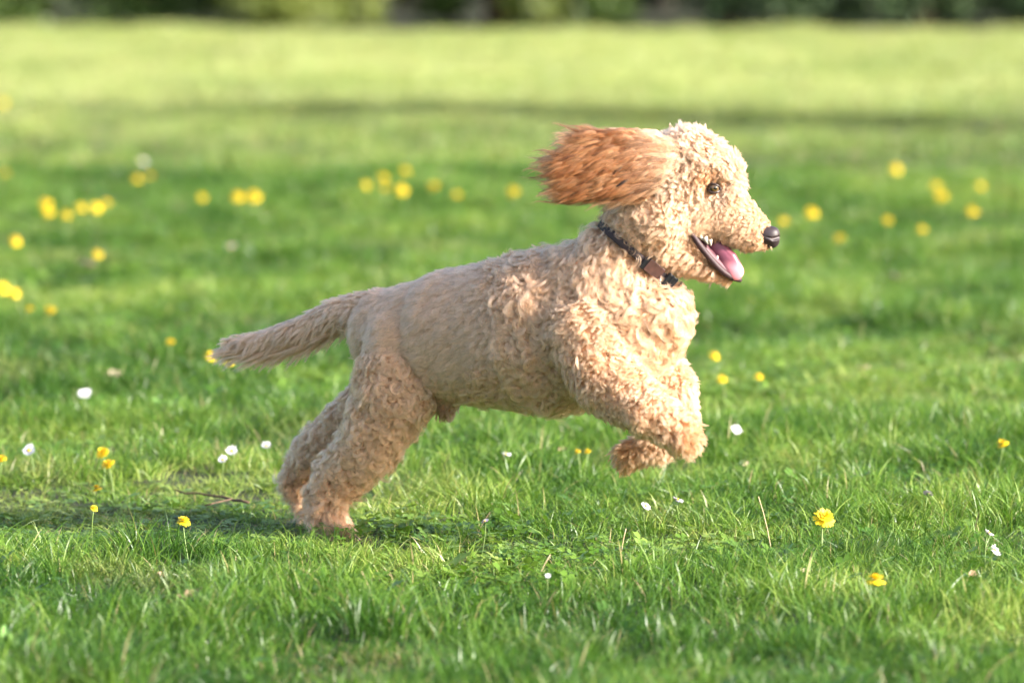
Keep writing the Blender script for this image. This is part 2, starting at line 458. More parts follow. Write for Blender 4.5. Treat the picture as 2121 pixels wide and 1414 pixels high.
# ------------------------------------------------------------------ trees and shrubs at the field edge
def leaf_mat(name, c0, c1):
    m, N, L = newmat(name)
    o = N.new('ShaderNodeOutputMaterial'); g = N.new('ShaderNodeNewGeometry')
    n = N.new('ShaderNodeTexNoise'); n.inputs['Scale'].default_value = 1.4; n.inputs['Detail'].default_value = 4; L.new(g.outputs['Position'], n.inputs['Vector'])
    r = N.new('ShaderNodeValToRGB'); e = r.color_ramp.elements; e[0].position = .35; e[1].position = .65; e[0].color = c0 + (1,); e[1].color = c1 + (1,)
    L.new(n.outputs['Fac'], r.inputs[0])
    b = N.new('ShaderNodeBsdfPrincipled'); b.inputs['Roughness'].default_value = .5; L.new(r.outputs[0], b.inputs['Base Color'])
    t = N.new('ShaderNodeBsdfTranslucent'); L.new(r.outputs[0], t.inputs[0])
    ms = N.new('ShaderNodeMixShader'); ms.inputs[0].default_value = .3; L.new(b.outputs[0], ms.inputs[1]); L.new(t.outputs[0], ms.inputs[2]); L.new(ms.outputs[0], o.inputs[0])
    return m
LEAF_A = leaf_mat('leaf_mid_green', (.05, .095, .018), (.10, .16, .03))
LEAF_B = leaf_mat('leaf_yellow_green', (.12, .17, .03), (.21, .25, .055))
LEAF_C = leaf_mat('leaf_grey_green', (.045, .085, .035), (.09, .145, .06))
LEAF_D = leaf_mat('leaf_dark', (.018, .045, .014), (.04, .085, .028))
BARK = simple('bark', (.12, .065, .045), .9, noise=.4, scale=9, bump=.02)
BARK2 = simple('bark_grey', (.045, .04, .03), .9, noise=.4, scale=9, bump=.02)

def crown(n, rx, ry, rz, cz, leaf, seed, low=-1):
    r = np.random.default_rng(seed)
    k = 26; d = r.normal(0, 1, (k, 3)); d /= np.linalg.norm(d, axis=1)[:, None]
    cl = d * (r.random(k) ** .5)[:, None] * .8
    w = r.integers(0, k, n); p = cl[w] + r.normal(0, .17, (n, 3))
    p = p * np.array([rx, ry, rz]); p[:, 2] += cz
    p[:, 2] = np.where(p[:, 2] < .04, .04 + np.abs(p[:, 2] - .04) * .5, p[:, 2]); n = len(p)
    a = r.normal(0, 1, (n, 3)); a /= np.linalg.norm(a, axis=1)[:, None]
    b = np.cross(a, r.normal(0, 1, (n, 3))); b /= np.linalg.norm(b, axis=1)[:, None]
    s = leaf * r.uniform(.6, 1.3, n)[:, None]
    V = np.stack([p - a * s, p + b * s * .45, p + a * s, p - b * s * .45], 1).reshape(-1, 3)
    return mk('crown', V, np.arange(4 * n).reshape(-1, 4), False)

def trunk_mesh(h, r0, seed, limbs=5, topf=.8):
    r = np.random.default_rng(seed); t = np.linspace(0, 1, 9)
    pts = np.stack([r.normal(0, .04, 9).cumsum() * .5, r.normal(0, .04, 9).cumsum() * .5, h * topf * t], -1)
    pts[0, :2] = 0; rad = r0 * (1 - .75 * t); rad[0] *= 1.35
    parts = [tube(pts, rad, 10)]
    for _ in range(limbs):
        q = r.integers(3, 8); a = r.random() * 6.28; l = h * r.uniform(.2, .35)
        d = np.array([math.cos(a), math.sin(a), r.uniform(.5, 1.1)])
        e = pts[q] + d[None] * l * np.linspace(0, 1, 5)[:, None] + np.array([0, 0, 1])[None] * (np.linspace(0, 1, 5) ** 2)[:, None] * l * .2
        parts.append(tube(e, rad[q] * .55 * (1 - .8 * np.linspace(0, 1, 5)), 7))
    v, f = join(parts); return mk('trunk', v, f)

def plant(name, x, y, h, w, leafm, label, cat, seed, trunk=None, bark=BARK, n=2600, crown_z=.5, group=None, rz=.5, leaf=None):
    root = empty(name, (x, y, 0)); tag(root, label, cat, group)
    link('trunk' if trunk else 'stem', trunk_mesh(h, trunk or .04, seed), bark, root)
    link('crown', crown(n, w / 2, w / 2, h * rz, h * crown_z, leaf or (.09 + .012 * h), seed + 1), leafm, root)
    return root
def bx(px, Y): return (px - 1060.5) / FPX * Y
gs = 'shrubs along the far field edge'
for i, (px, Y, h, w, lm, lab) in enumerate((
    (-380, 34.8, 1.1, 1.3, LEAF_A, 'mid green shrub beyond the left end of the far field edge'),
    (-130, 34.6, 1.0, 1.0, LEAF_C, 'grey green shrub at the far left of the field edge'),
    (90, 34.6, .95, .95, LEAF_A, 'dark green shrub at upper left, first one inside the picture'),
    (320, 34.7, 1.0, .9, LEAF_A, 'mid green shrub behind the meadow, left of the yellowish one'),
    (570, 34.3, .8, .85, LEAF_B, 'yellowish green shrub in sun left of the dark gap'),
    (725, 34.5, .7, .42, LEAF_B, 'small pale shrub touching the dark gap on its left side'),
    (930, 34.9, .9, .40, LEAF_A, 'dark green shrub between the dark gap and brown trunk'),
    (1135, 34.5, .7, .40, LEAF_B, 'light green shrub right beside the brown tree trunk'),
    (1240, 34.6, .9, .42, LEAF_A, 'narrow green shrub left of the second dark gap'),
    (1500, 34.5, .9, .50, LEAF_C, 'grey green shrub just right of the second dark gap'),
    (1690, 34.6, 1.0, .80, LEAF_C, 'broad grey green shrub above the running dog muzzle'),
    (1900, 34.5, 1.0, .80, LEAF_C, 'grey green shrub second from the right picture edge'),
    (2110, 34.7, .9, .85, LEAF_C, 'shaded grey green shrub at the right picture edge'),
    (2380, 34.6, 1.0, 1.1, LEAF_A, 'mid green shrub past the right end of the field edge'))):
    plant('shrub', bx(px, Y), Y, h, w * 1.35, lm, lab, 'shrub', 200 + 3 * i, trunk=None, n=3600, crown_z=.30, group=gs, rz=.48, leaf=.035)
for i, (px, Y, h, w, tr, lab) in enumerate((
    (-450, 37.5, 6, 4.4, .12, 'large tree behind the shrubs at the far left edge'),
    (450, 38.5, 7, 4.6, .13, 'large tree standing behind the yellowish green shrub'),
    (850, 36.5, 6, 3.4, .09, 'dark tree whose base fills the shadowy gap left of centre'),
    (1040, 35.0, 6, 3.4, .085, 'tree with a reddish brown trunk near the top centre'),
    (1365, 36.5, 6, 3.4, .09, 'dark tree whose base fills the shadowy gap right of centre'),
    (1820, 38, 7, 4.6, .12, 'large tree behind the grey green shrubs on the right'),
    (2650, 37.5, 6, 4.2, .12, 'large tree behind the shrubs at the far right edge'))):
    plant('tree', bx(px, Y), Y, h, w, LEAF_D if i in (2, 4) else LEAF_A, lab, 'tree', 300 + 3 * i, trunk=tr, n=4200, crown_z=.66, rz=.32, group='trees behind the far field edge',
          bark=simple('reddish_bark', (.20, .075, .06), .9, noise=.35, scale=9) if i == 3 else BARK2, leaf=.13)
r_ = np.random.default_rng(5)
n = 26000; p = np.stack([r_.uniform(-16, 16, n), r_.uniform(40.5, 44, n), r_.random(n) ** 1.3 * 7 + .02], -1)
a = r_.normal(0, 1, (n, 3)); a /= np.linalg.norm(a, axis=1)[:, None]; b = np.cross(a, r_.normal(0, 1, (n, 3))); b /= np.linalg.norm(b, axis=1)[:, None]
s = r_.uniform(.10, .22, n)[:, None]
o = link('woodland', mk('woodland', np.stack([p - a * s, p + b * s * .5, p + a * s, p - b * s * .5], 1).reshape(-1, 3), np.arange(4 * n).reshape(-1, 4), False), LEAF_D)
tag(o, 'dark woodland foliage closing the view behind the trees', 'woodland', kind='stuff')
# trees outside the picture on the right: their long low shadows cross the meadow
for i, (x, y, h, w, lab) in enumerate(((7.6, 22.2, 5.2, 1.25, 'small tree right of the picture casting the first part of the shadow band'),
                                      (11.5, 20.6, 7.4, 1.1, 'taller tree right of the picture casting the second part of the shadow band'))):
    plant('tree', x, y, h, w, LEAF_A, lab, 'tree', 400 + 3 * i, trunk=.045, n=1500, crown_z=.68, rz=.30, bark=BARK2, leaf=.08, group='trees right of the picture beside the meadow')

# ------------------------------------------------------------------ flowers
YEL = simple('dandelion_petals', (.80, .60, .012), .6, noise=.2, scale=300)
YELC = simple('dandelion_centre', (.80, .50, .01), .7, noise=.25, scale=500)
STEM = simple('flower_stem', (.16, .24, .06), .5, noise=.2)
SEPAL = simple('flower_sepal', (.07, .15, .03), .6, noise=.2)
WHT = simple('daisy_petals', (.80, .78, .80), .55, noise=.06, scale=200)
PNK = simple('daisy_petals_lilac', (.62, .54, .66), .55, noise=.12, scale=200)

def petals(n, r0, r1, z0, z1, w, seed, cup=0.0, notch=True):
    r = np.random.default_rng(seed); V = []; F = []
    for i in range(n):
        a = 2 * np.pi * (i + r.uniform(-.35, .35)) / n; d = np.array([math.cos(a), math.sin(a)]); t = np.array([-d[1], d[0]])
        rr = r1 * r.uniform(.86, 1.06); o = len(V); ww = w * r.uniform(.8, 1.15); zz = z1 + r.normal(0, .0012)
        for u, wv in ((0, .45), (.4, .9), (.8, 1.0), (1.0, .62)):
            rad = r0 + (rr - r0) * u; z = z0 + (zz - z0) * u - cup * u * u
            for sgn in (-1, 1): V.append((*(d * rad + t * sgn * ww * wv / 2), z + (.0006 if sgn > 0 else 0)))
        for k in range(3): F.append((o + 2 * k, o + 2 * k + 1, o + 2 * k + 3, o + 2 * k + 2))
    return np.array(V), F

def dandelion_meshes():
    out_ = []
    for sd in range(3):
        v, f = join([petals(26, .002, .0215, .000, .002 - .002 * sd, .0046, 500 + sd, .003), petals(22, .002, .0165, .002, .007, .0042, 510 + sd), petals(16, .001, .0105, .004, .010, .0036, 520 + sd)])
        head = mk('flower_head', v, f, False); head.materials.append(YEL)
        v, f = join([petals(12, .0, .005, .004, .0125, .0026, 530 + sd)]); cen = mk('flower_centre', v, f, False); cen.materials.append(YELC)
        v, f = tube(np.stack([np.zeros(5), np.zeros(5), np.array([-.011, -.009, -.005, -.001, .001])], -1), np.array([.0022, .0045, .0058, .0062, .004]), 10)
        se = mk('sepal_cup', v, f); se.materials.append(SEPAL)
        out_.append((head, cen, se))
    return out_
def daisy_meshes():
    out_ = []
    for sd, m in ((0, WHT), (1, WHT), (2, PNK)):
        v, f = join([petals(20, .003, .0125, .000, .0015, .0028, 600 + sd), petals(18, .003, .0115, -.0008, -.0002, .0026, 610 + sd)])
        head = mk('flower_head', v, f, False); head.materials.append(m)
        t = np.linspace(0, 1, 5); v, f = tube(np.stack([0 * t, 0 * t, .0005 + .003 * t], -1), .0036 * np.sqrt(1 - (t * .97) ** 2), 12)
        cen = mk('flower_centre', v, f); cen.materials.append(YELC)
        v, f = tube(np.stack([0 * t, 0 * t, -.005 + .0048 * t], -1), np.array([.0012, .002, .003, .0036, .004]), 8)
        se = mk('sepal_cup', v, f); se.materials.append(SEPAL)
        out_.append((head, cen, se))
    return out_
DM, YM = dandelion_meshes(), daisy_meshes()

def flower(kind, px, py, size, label, tilt=None, z=None, group=None):
    base_r = .043 if kind == 'dandelion' else .025
    z0 = z if z is not None else (.082 if kind == 'dandelion' else .078)
    if py < 860: size = min(45, max(32, size * G(px, py, .08)[1] / 11.783 * .85))
    if kind == 'daisy': size = min(size, 36)
    g = G(px, py, z0); h0 = float(H(g[0], g[1])); g = G(px, py, h0 + z0)
    if py < 860 and kind == 'dandelion': size *= random.uniform(.72, 1.12)
    sc = size / 1000 / base_r
    rx, ry = (random.uniform(.1, .7), random.uniform(-.45, .45)) if tilt is None else tilt
    root = empty(kind, (g[0], g[1], h0)); tag(root, label, kind, group)
    lib = DM if kind == 'dandelion' else YM
    k = random.randrange(3) if kind == 'dandelion' else (2 if 'lilac' in label else random.randrange(2))
    rz = random.random() * 6.28
    Rm = Matrix.Translation((0, 0, z0)) @ Matrix.Rotation(rx, 4, 'X') @ Matrix.Rotation(ry, 4, 'Y') @ Matrix.Rotation(rz, 4, 'Z') @ Matrix.Scale(sc, 4)
    ax = Rm.to_3x3() @ Vector((0, 0, 1)); ax.normalize()
    for nm, me in zip(('flower_head', 'flower_centre', 'sepal_cup'), lib[k]):
        o = link(nm, me, None, root); o.matrix_local = Rm
    t = np.linspace(0, 1, 6); top = np.array([0, 0, z0]) - np.array(ax) * (.008 * sc); off = np.array([random.uniform(-.02, .02), random.uniform(-.02, .02), -.006])
    pts = off[None] * (1 - t)[:, None] + top[None] * t[:, None]; pts[:, :2] += (np.array(ax)[:2] * -.012)[None] * (t * (1 - t) * 2)[:, None]
    v, f = tube(pts, .0016 * (1 if kind == 'dandelion' else .6) * max(.8, sc), 7)
    link('stem', mk('stem', v, f), STEM, root)
    return root
gd = 'dandelions flowering in the grass'
for px, py, sz, lab in (
    (1707, 1072, 46, 'large sharp yellow dandelion right of the front paws, nearest full bloom'),
    (1813, 1201, 42, 'flat yellow dandelion seen edge on, lowest flower in the picture'),
    (2076, 919, 31, 'yellow dandelion near the right picture edge above the daisies'),
    (212, 938, 33, 'upper flower of the bright dandelion pair left of hind legs'),
    (223, 962, 34, 'lower flower of the bright dandelion pair left of hind legs'),
    (1196, 935, 17, 'left one of two tiny yellow dandelions under the dog belly'),
    (1217, 935, 16, 'right one of two tiny yellow dandelions under the dog belly'),
    (1495, 785, 32, 'yellow dandelion level with raised front paw, left of a paler one'),
    (1571, 781, 32, 'paler blurred dandelion right of the one beside the raised paw'),
    (1479, 738, 27, 'small orange yellow dandelion right behind the dog chest'),
    (1560, 628, 32, 'single yellow dandelion below the dog open mouth'),
    (380, 1079, 30, 'dandelion half hidden in the dog shadow behind grass blades'),
    (200, 1011, 24, 'small dandelion at the top edge of the dog shadow'),
    (195, 1052, 17, 'dull orange dandelion bud inside the dog shadow'),
    (352, 709, 32, 'yellow dandelion left of the tail tip'),
    (436, 738, 25, 'left one of two dandelions under the tail tip'),
    (473, 745, 27, 'right one of two dandelions under the tail tip'),
    (60, 641, 27, 'smaller orange dandelion of the lower left edge four'),
    (103, 644, 36, 'larger round dandelion of the lower left edge four'),
    (31, 607, 36, 'upper right dandelion touching another at the left edge'),
    (6, 597, 36, 'dandelion cut by the left picture edge at mid height'),
    (2, 951, 28, 'dandelion cut by the left picture edge beside a white daisy'),
    (202, 527, 34, 'lone blurred dandelion beside a pale dead leaf'),
    (32, 499, 32, 'lone blurred dandelion near the left edge above the cut pair'),
    (94, 423, 36, 'upper dandelion of the tall blurred pair at upper left'),
    (99, 441, 36, 'lower dandelion of the tall blurred pair at upper left'),
    (136, 445, 32, 'small orange blur dandelion right of the tall pair'),
    (166, 430, 36, 'dull yellow dandelion left of the brightest blurred cluster'),
    (199, 431, 40, 'left half of the brightest blurred dandelion cluster'),
    (220, 421, 42, 'right half of the brightest blurred dandelion cluster'),
    (283, 371, 36, 'left flower of the blurred pair under a white blur'),
    (309, 366, 38, 'right flower of the blurred pair under a white blur'),
    (418, 409, 34, 'single dull dandelion between two blurred clusters at left'),
    (493, 409, 38, 'paler left flower of the big blurred pair above the tail'),
    (526, 407, 46, 'brighter right flower of the big blurred pair above the tail'),
    (757, 383, 38, 'leftmost dandelion of the cluster above the dog back'),
    (793, 369, 36, 'upper of two overlapping dandelions above the dog back'),
    (797, 391, 42, 'lower of two overlapping dandelions above the dog back'),
    (838, 354, 40, 'highest dandelion of the cluster above the dog back'),
    (832, 393, 28, 'dullest dandelion in the middle of the cluster above the back'),
    (897, 386, 42, 'round bright dandelion right of centre in the back cluster'),
    (945, 404, 38, 'rightmost dandelion of the cluster above the dog back'),
    (1062, 397, 34, 'faint dandelion left of the flying ear'),
    (10, 360, 36, 'faint dandelion blur at the left edge of the meadow'),
    (5, 214, 46, 'far dandelion blur at the left edge near the shadow band'),
    (1856, 350, 38, 'highest faint dandelion right of the dog head'),
    (1937, 385, 42, 'upper flower of the large blurred pair right of the head'),
    (1948, 407, 38, 'lower flower of the large blurred pair right of the head'),
    (2030, 386, 42, 'bright round blurred dandelion nearest the upper right edge'),
    (2012, 438, 34, 'brownish yellow dandelion under the bright one at upper right'),
    (1909, 475, 42, 'bright blurred dandelion lowest of the right hand group'),
    (1738, 495, 38, 'pale dandelion blur right of the nose'),
    (1838, 457, 34, 'faint dandelion between the pale one and the bright lowest one'),
    (1680, 441, 32, 'faint small dandelion above right of the nose'),
    (1622, 458, 38, 'dandelion blur touching the top of the dog nose')):
    tl = None
    if (px, py) == (1813, 1201): tl = (.02, .05)
    if (px, py) == (1707, 1072): tl = (.75, .25)
    flower('dandelion', px, py, sz, lab, tilt=tl, group=gd)
gy = 'daisies flowering in the grass'
for px, py, sz, lab, tl in (
    (60, 932, 30, 'white daisy near the left edge beside a cut off dandelion', (.9, -.3)),
    (175, 815, 34, 'blurred white daisy at left facing up above the dog shadow', None),
    (480, 933, 26, 'middle white daisy of three behind the hind legs', (.9, -.2)),
    (461, 951, 22, 'lowest white daisy of three behind the hind legs', None),
    (551, 922, 23, 'rightmost white daisy of three behind the hind legs', None),
    (1048, 941, 24, 'flat white daisy under the dog belly', (.05, .1)),
    (1525, 890, 27, 'white daisy right of the front paws', (.7, .4)),
    (1337, 1048, 23, 'pale lilac daisy left one of two below the front paws', (.5, .5)),
    (1404, 1035, 25, 'pale lilac daisy right one of two below the front paws', (.1, .35)),
    (1922, 1022, 24, 'bluish lilac daisy seen from behind near the right edge', (-.6, .2)),
    (2060, 1139, 26, 'white daisy tipped sideways showing yellow centre at right', (.45, .75)),
    (2048, 1103, 22, 'small lilac daisy just above the sideways white one', (.1, .5)),
    (1004, 1079, 18, 'small pinkish lilac daisy bud below the dog belly', None),
    (294, 334, 60, 'big white flower blur above two dandelions at upper left', None),
    (478, 511, 34, 'pale lilac flower blur above the tail', None),
    (1135, 1192, 12, 'tiny white daisy in the middle foreground grass', None)):
    flower('daisy', px, py, sz, lab, tilt=tl, group=gy)

# ------------------------------------------------------------------ dead leaves, twig, straw stalks, weed rosette
DRY = simple('dead_leaf', (.30, .19, .12), .7, noise=.35, scale=80)
DRYP = simple('pale_dead_leaf', (.52, .40, .30), .7, noise=.2, scale=60)
TWIG = simple('twig_bark', (.11, .065, .04), .85, noise=.4, scale=120)
STRAW = simple('straw', (.50, .38, .22), .6, noise=.2)
ROS = simple('weed_leaf', (.13, .24, .06), .45, noise=.35, scale=40)
def leaf_mesh(L_, Wd, curl, seed, nseg=8):
    r = np.random.default_rng(seed); V = []; F = []
    for i in range(nseg + 1):
        t = i / nseg; w = Wd * math.sin(math.pi * min(1, t * .94 + .05)) ** .7 * (1 + .12 * r.normal())
        x = (t - .5) * L_; z = curl * L_ * (t - .5) ** 2 * 2
        for k, s in enumerate((-1, -.5, 0, .5, 1)):
            V.append((x, s * w / 2, z + abs(s) ** 1.5 * w * .35 * (1 + .4 * r.normal()) + .001))
        if i:
            for k in range(4):
                a = (i - 1) * 5 + k; F.append((a, a + 1, a + 6, a + 5))
    return mk('leaf', V, F)
for i, (px, py, sz, m, lab, rz) in enumerate((
    (395, 1238, 52, DRY, 'curled brown dead leaf in the foreground grass', .4),
    (330, 1196, 34, DRY, 'dark dead leaf left of the curled brown one', 1.5),
    (455, 1285, 24, DRYP, 'pale scrap of dead leaf below the curled brown one', 2.2),
    (240, 778, 38, DRYP, 'pinkish dead leaf above the white blurred daisy', .2),
    (175, 552, 62, DRYP, 'large pale beige dead leaf beside a lone dandelion', 2.6),
    (1786, 766, 32, DRYP, 'pinkish dead leaf in the blurred grass at right', 2.9),
    (1850, 577, 54, DRYP, 'beige dead leaf blur right of the tongue', 2.7),
    (1165, 934, 22, DRY, 'small brown dead leaf beside two tiny dandelions', .3),
    (2012, 1192, 24, DRY, 'small brown dead leaf near the lower right corner', 1.0),
    (1665, 1185, 26, DRYP, 'pale dead leaf below the large dandelion', .8),
    (1545, 965, 24, DRYP, 'pale dead leaf right of the front paws', .9))):
    zz = .03 if py > 850 else .045
    g = G(px, py, zz); h0 = float(H(g[0], g[1])); g = G(px, py, zz + h0)
    o = link('dead_leaf', leaf_mesh(sz / 1000, sz / 1000 * .55, .5, 700 + i), m); o.location = g; o.rotation_euler = (.5, random.uniform(-.3, .3), rz)
    tag(o, lab, 'leaf', 'dead leaves lying in the grass')
# twig with a fork
A, B, C_ = G(362, 1016, .032), G(455, 1024, .028), G(516, 1040, .022)
t = np.linspace(0, 1, 9)[:, None]
line = (1 - t) ** 2 * A + 2 * t * (1 - t) * B + t * t * C_; line[:, 2] += np.random.default_rng(3).normal(0, .0015, 9)
v1 = tube(line, np.linspace(.0016, .0034, 9), 7)
D1 = G(425, 1046, .026); D2 = G(480, 1033, .026); v2 = tube(np.stack([D1 * (1 - q) + D2 * q for q in np.linspace(0, 1, 4)]), .0018, 6)
tw = link('twig', mk('twig', *join([v1, v2])), TWIG); tag(tw, 'thin dark forked twig lying in the dog shadow', 'twig')
for i, (px, py, l, dx, lab) in enumerate(((1285, 1130, .055, .1, 'pale straw stalk below the front paws'), (1108, 1190, .06, .25, 'leaning straw stalk in the middle foreground'),
                                      (1600, 1130, .12, -.12, 'long thin brown stalk left of the large dandelion'), (985, 1090, .05, .3, 'short straw stalk right of the hind paw'), (775, 1225, .06, -.2, 'straw stalk in the foreground below the hind paw'))):
    g = G(px, py, .03); t = np.linspace(0, 1, 5)[:, None]; pts = np.array([g[0], g[1], 0])[None] + t * np.array([dx * l, 0, l + .01]) + t ** 2 * np.array([dx * l, 0, 0])
    o = link('straw_stalk', mk('straw_stalk', *tube(pts, .0011, 5)), STRAW); tag(o, lab, 'stalk', 'dry stalks in the grass')
def rosette(px, py, n, L_, lab):
    g = G(px, py, .02); root = empty('leafy_weed', (g[0], g[1], float(H(g[0], g[1])))); tag(root, lab, 'weed', 'leafy weeds in the grass')
    me = leaf_mesh(L_, L_ * .3, .25, 801, 7); me.materials.append(ROS)
    for k in range(n):
        a = k * 2.4; o = link('leaf', me, None, root); o.location = (math.cos(a) * L_ * .45, math.sin(a) * L_ * .45, .025 + .01 * random.random()); o.rotation_euler = (random.uniform(-.3, .3), -random.uniform(.2, .7), a)
rosette(20, 1365, 7, .075, 'pale broad leaved weed in the lower left corner')
rosette(1050, 1165, 5, .03, 'small leafy weed below the dog belly in front grass')
rosette(345, 865, 6, .06, 'dark green leafy weed behind the dog shadow')
rosette(500, 785, 6, .05, 'leafy weed under the pair of dandelions at tail tip')

# ------------------------------------------------------------------ THE DOG
def Yb(px): return 11.56 + (1050 - min(px, 1340)) / 1000 * .50
def pt(px, py, dy=0.0): return P(px, py, Yb(px) + dy)
# chain: list of nodes (px, py, dy, r_mm incl fur), depth squash, fur thickness mm, fur style
CH = [
 ('torso', [(812, 688, 0, 99), (950, 690, 0, 144), (1140, 686, 0, 173), (1285, 668, 0, 142), (1345, 655, 0, 92)], 1.30, 15, 'body'),
 ('neck', [(1242, 590, 0, 103), (1298, 519, .005, 87), (1345, 455, .005, 86)], 1.12, 18, 'body'),
 ('skull', [(1385, 368, .0, 96), (1425, 352, .0, 95), (1474, 372, 0, 77)], 1.22, 14, 'crown'),
 ('muzzle', [(1470, 430, 0, 63), (1530, 461, 0, 57), (1558, 479, 0, 47), (1580, 500, 0, 25)], 1.34, 8, 'muzzle'),
 ('cheek', [(1375, 448, 0, 88), (1432, 440, 0, 62)], 1.12, 14, 'cheek'),
 ('jaw', [(1375, 510, 0, 60), (1440, 537, 0, 36), (1512, 572, 0, 19)], 1.15, 7, 'jaw'),
 ('hind_near', [(832, 705, -.045, 88), (816, 822, -.065, 88), (764, 922, -.08, 70), (702, 988, -.085, 54), (676, 1030, -.09, 48), (680, 1066, -.09, 42), (702, 1094, -.092, 31), (730, 1113, -.094, 16)], 1.2, 16, 'leg'),
 ('hind_far', [(830, 740, .065, 80), (790, 830, .09, 72), (715, 893, .10, 60), (652, 940, .10, 50), (610, 988, .10, 34), (622, 1035, .10, 23), (646, 1080, .10, 19)], 1.15, 14, 'leg'),
 ('fore_near', [(1215, 690, -.085, 92), (1258, 788, -.105, 80), (1338, 846, -.118, 62), (1378, 872, -.12, 52), (1412, 900, -.12, 46), (1430, 908, -.12, 28)], 1.15, 15, 'foreleg'),
 ('fore_far', [(1290, 700, .07, 80), (1395, 800, .05, 56), (1412, 862, .045, 42), (1362, 918, .04, 44), (1300, 945, .035, 38)], 1.1, 13, 'forefar'),
 ('tail', [(785, 640, 0, 42), (705, 650, 0, 38), (632, 683, 0, 34), (555, 707, 0, 28), (475, 712, 0, 18)], 1.2, 9, 'tail'),
 ('sheath', [(935, 800, .0, 36), (922, 850, .0, 24)], 1.2, 9, 'sheath'),
]
for c in CH:
    c[1][:] = [(pt(a, b, d), r * .001 * Yb(a) / 11.783) for a, b, d, r in c[1]]
def smin(a, b, k):
    h = np.clip(.5 + .5 * (b - a) / k, 0, 1)
    return b * (1 - h) + a * h - k * h * (1 - h)
def chain(p, c):
    nodes, k, th = c[1], c[2], c[3] * .001
    d = None
    for (a, ra), (b, rb) in zip(nodes[:-1], nodes[1:]):
        q = caps(p, a, b, ra - th, rb - th if rb - th > .006 else .006, k)
        d = q if d is None else np.minimum(d, q)
    return d
# mouth wedge in the picture plane of the head
HY = Yb(1400)
def to_px(p):
    c, s = math.cos(PITCH), math.sin(PITCH)
    y, z = p[:, 1], p[:, 2] - CAM_H
    f = y * c - z * s; u = y * s + z * c
    return 1060.5 + FPX * p[:, 0] / f, 707 - FPX * u / f
MW = [(1440, 488), (1600, 530), (1560, 600), (1500, 563), (1462, 522)]
def poly_sd(x, y, poly):
    """signed distance (px) to a polygon"""
    d = np.full(x.shape, 1e9); ins = np.zeros(x.shape, bool); n = len(poly)
    for i in range(n):
        ax, ay = poly[i]; bx_, by_ = poly[(i + 1) % n]
        ex, ey = bx_ - ax, by_ - ay; t = np.clip(((x - ax) * ex + (y - ay) * ey) / (ex * ex + ey * ey), 0, 1)
        d = np.minimum(d, np.hypot(x - ax - t * ex, y - ay - t * ey))
        c = ((ay > y) != (by_ > y)) & (x < (bx_ - ax) * (y - ay) / (by_ - ay + 1e-9) + ax); ins ^= c
    return np.where(ins, -d, d)
EYE = [P(1477, 389, HY - .040), P(1477, 389, HY + .040)]
def dog_sdf(p):
    ds = [chain(p, c) for c in CH]
    kk = {'torso': .02, 'neck': .05, 'skull': .04, 'muzzle': .03, 'cheek': .03, 'jaw': .012, 'tail': .02, 'sheath': .015, 'fore_near': .014, 'fore_far': .014, 'hind_near': .016}
    d = ds[0]
    for c, q in zip(CH[1:], ds[1:]): d = smin(d, q, kk.get(c[0], .030))
    m = (p[:, 0] > P(1405, 480, HY)[0]) & (p[:, 2] > P(1400, 620, HY)[2])
    if m.any():
        x, y = to_px(p[m]); w = poly_sd(x, y, MW) * .001
        d[m] = np.maximum(d[m], -w)
        for e in EYE:
            q = np.linalg.norm((p[m] - e), axis=1) - .0128
            d[m] = np.maximum(d[m], -q)
    m = (p[:, 0] > P(1545, 480, HY)[0])
    if m.any():
        x, y = to_px(p[m]); d[m] = np.maximum(d[m], (17.0 - np.hypot(x - 1595, y - 486)) * .001)
    return d
allp = np.array([n[0] for c in CH for n in c[1]])
lo = allp.min(0) - .10; hi = allp.max(0) + .11; lo[1] = 11.13; hi[1] = 11.97
V, F = grid_sdf(dog_sdf, lo, hi, .0065)
# finer head mesh is not needed under fur; project vertices on the surface
def grad(p, e=.002):
    g = np.stack([dog_sdf(p + np.eye(3)[k] * e) - dog_sdf(p - np.eye(3)[k] * e) for k in range(3)], -1)
    return g / (np.linalg.norm(g, axis=1)[:, None] + 1e-9)
g_ = grad(V); V = V - g_ * np.clip(dog_sdf(V), -.003, .003)[:, None]

base = P(760, 1110, 11.60); base[2] = 0
dog = empty('dog', tuple(base)); tag(dog, 'curly apricot poodle mix dog leaping to the right with mouth open and ears flying', 'dog')
def dl(name, me, mat, parent=None):
    o = link(name, me, mat, parent or dog)
    if parent is None: o.location = tuple(-base)
    return o
def sstep(a, b, x):
    t = np.clip((x - a) / (b - a), 0, 1); return t * t * (3 - 2 * t)

CREAM = np.array([.77, .462, .272]); APRI = np.array([.66, .345, .175]); RED = np.array([.50, .20, .065]); DARK = np.array([.10, .05, .03]); PALE = np.array([.76, .52, .36])
vx, vy = to_px(V)
skin = np.tile(APRI * .8, (len(V), 1))
mm = np.exp(-np.maximum(poly_sd(vx, vy, MW), 0) / 5.0) * (vx > 1420)
skin = skin * (1 - mm[:, None]) + np.array([.045, .018, .022]) * mm[:, None]
mn_ = np.clip(1.6 * np.exp(-(np.hypot(vx - 1594, vy - 488) / 20) ** 2), 0, 1); skin = skin * (1 - mn_[:, None]) + np.array([.045, .025, .025]) * mn_[:, None]
me_ = np.exp(-(np.hypot((vx - 1477) / 13, (vy - 389) / 8)) ** 2) * (vx > 1420)
skin = skin * (1 - me_[:, None]) + np.array([.035, .018, .015]) * me_[:, None]
m, N, L = newmat('dog_skin'); o_ = N.new('ShaderNodeOutputMaterial'); b_ = N.new('ShaderNodeBsdfPrincipled'); b_.inputs['Roughness'].default_value = .55
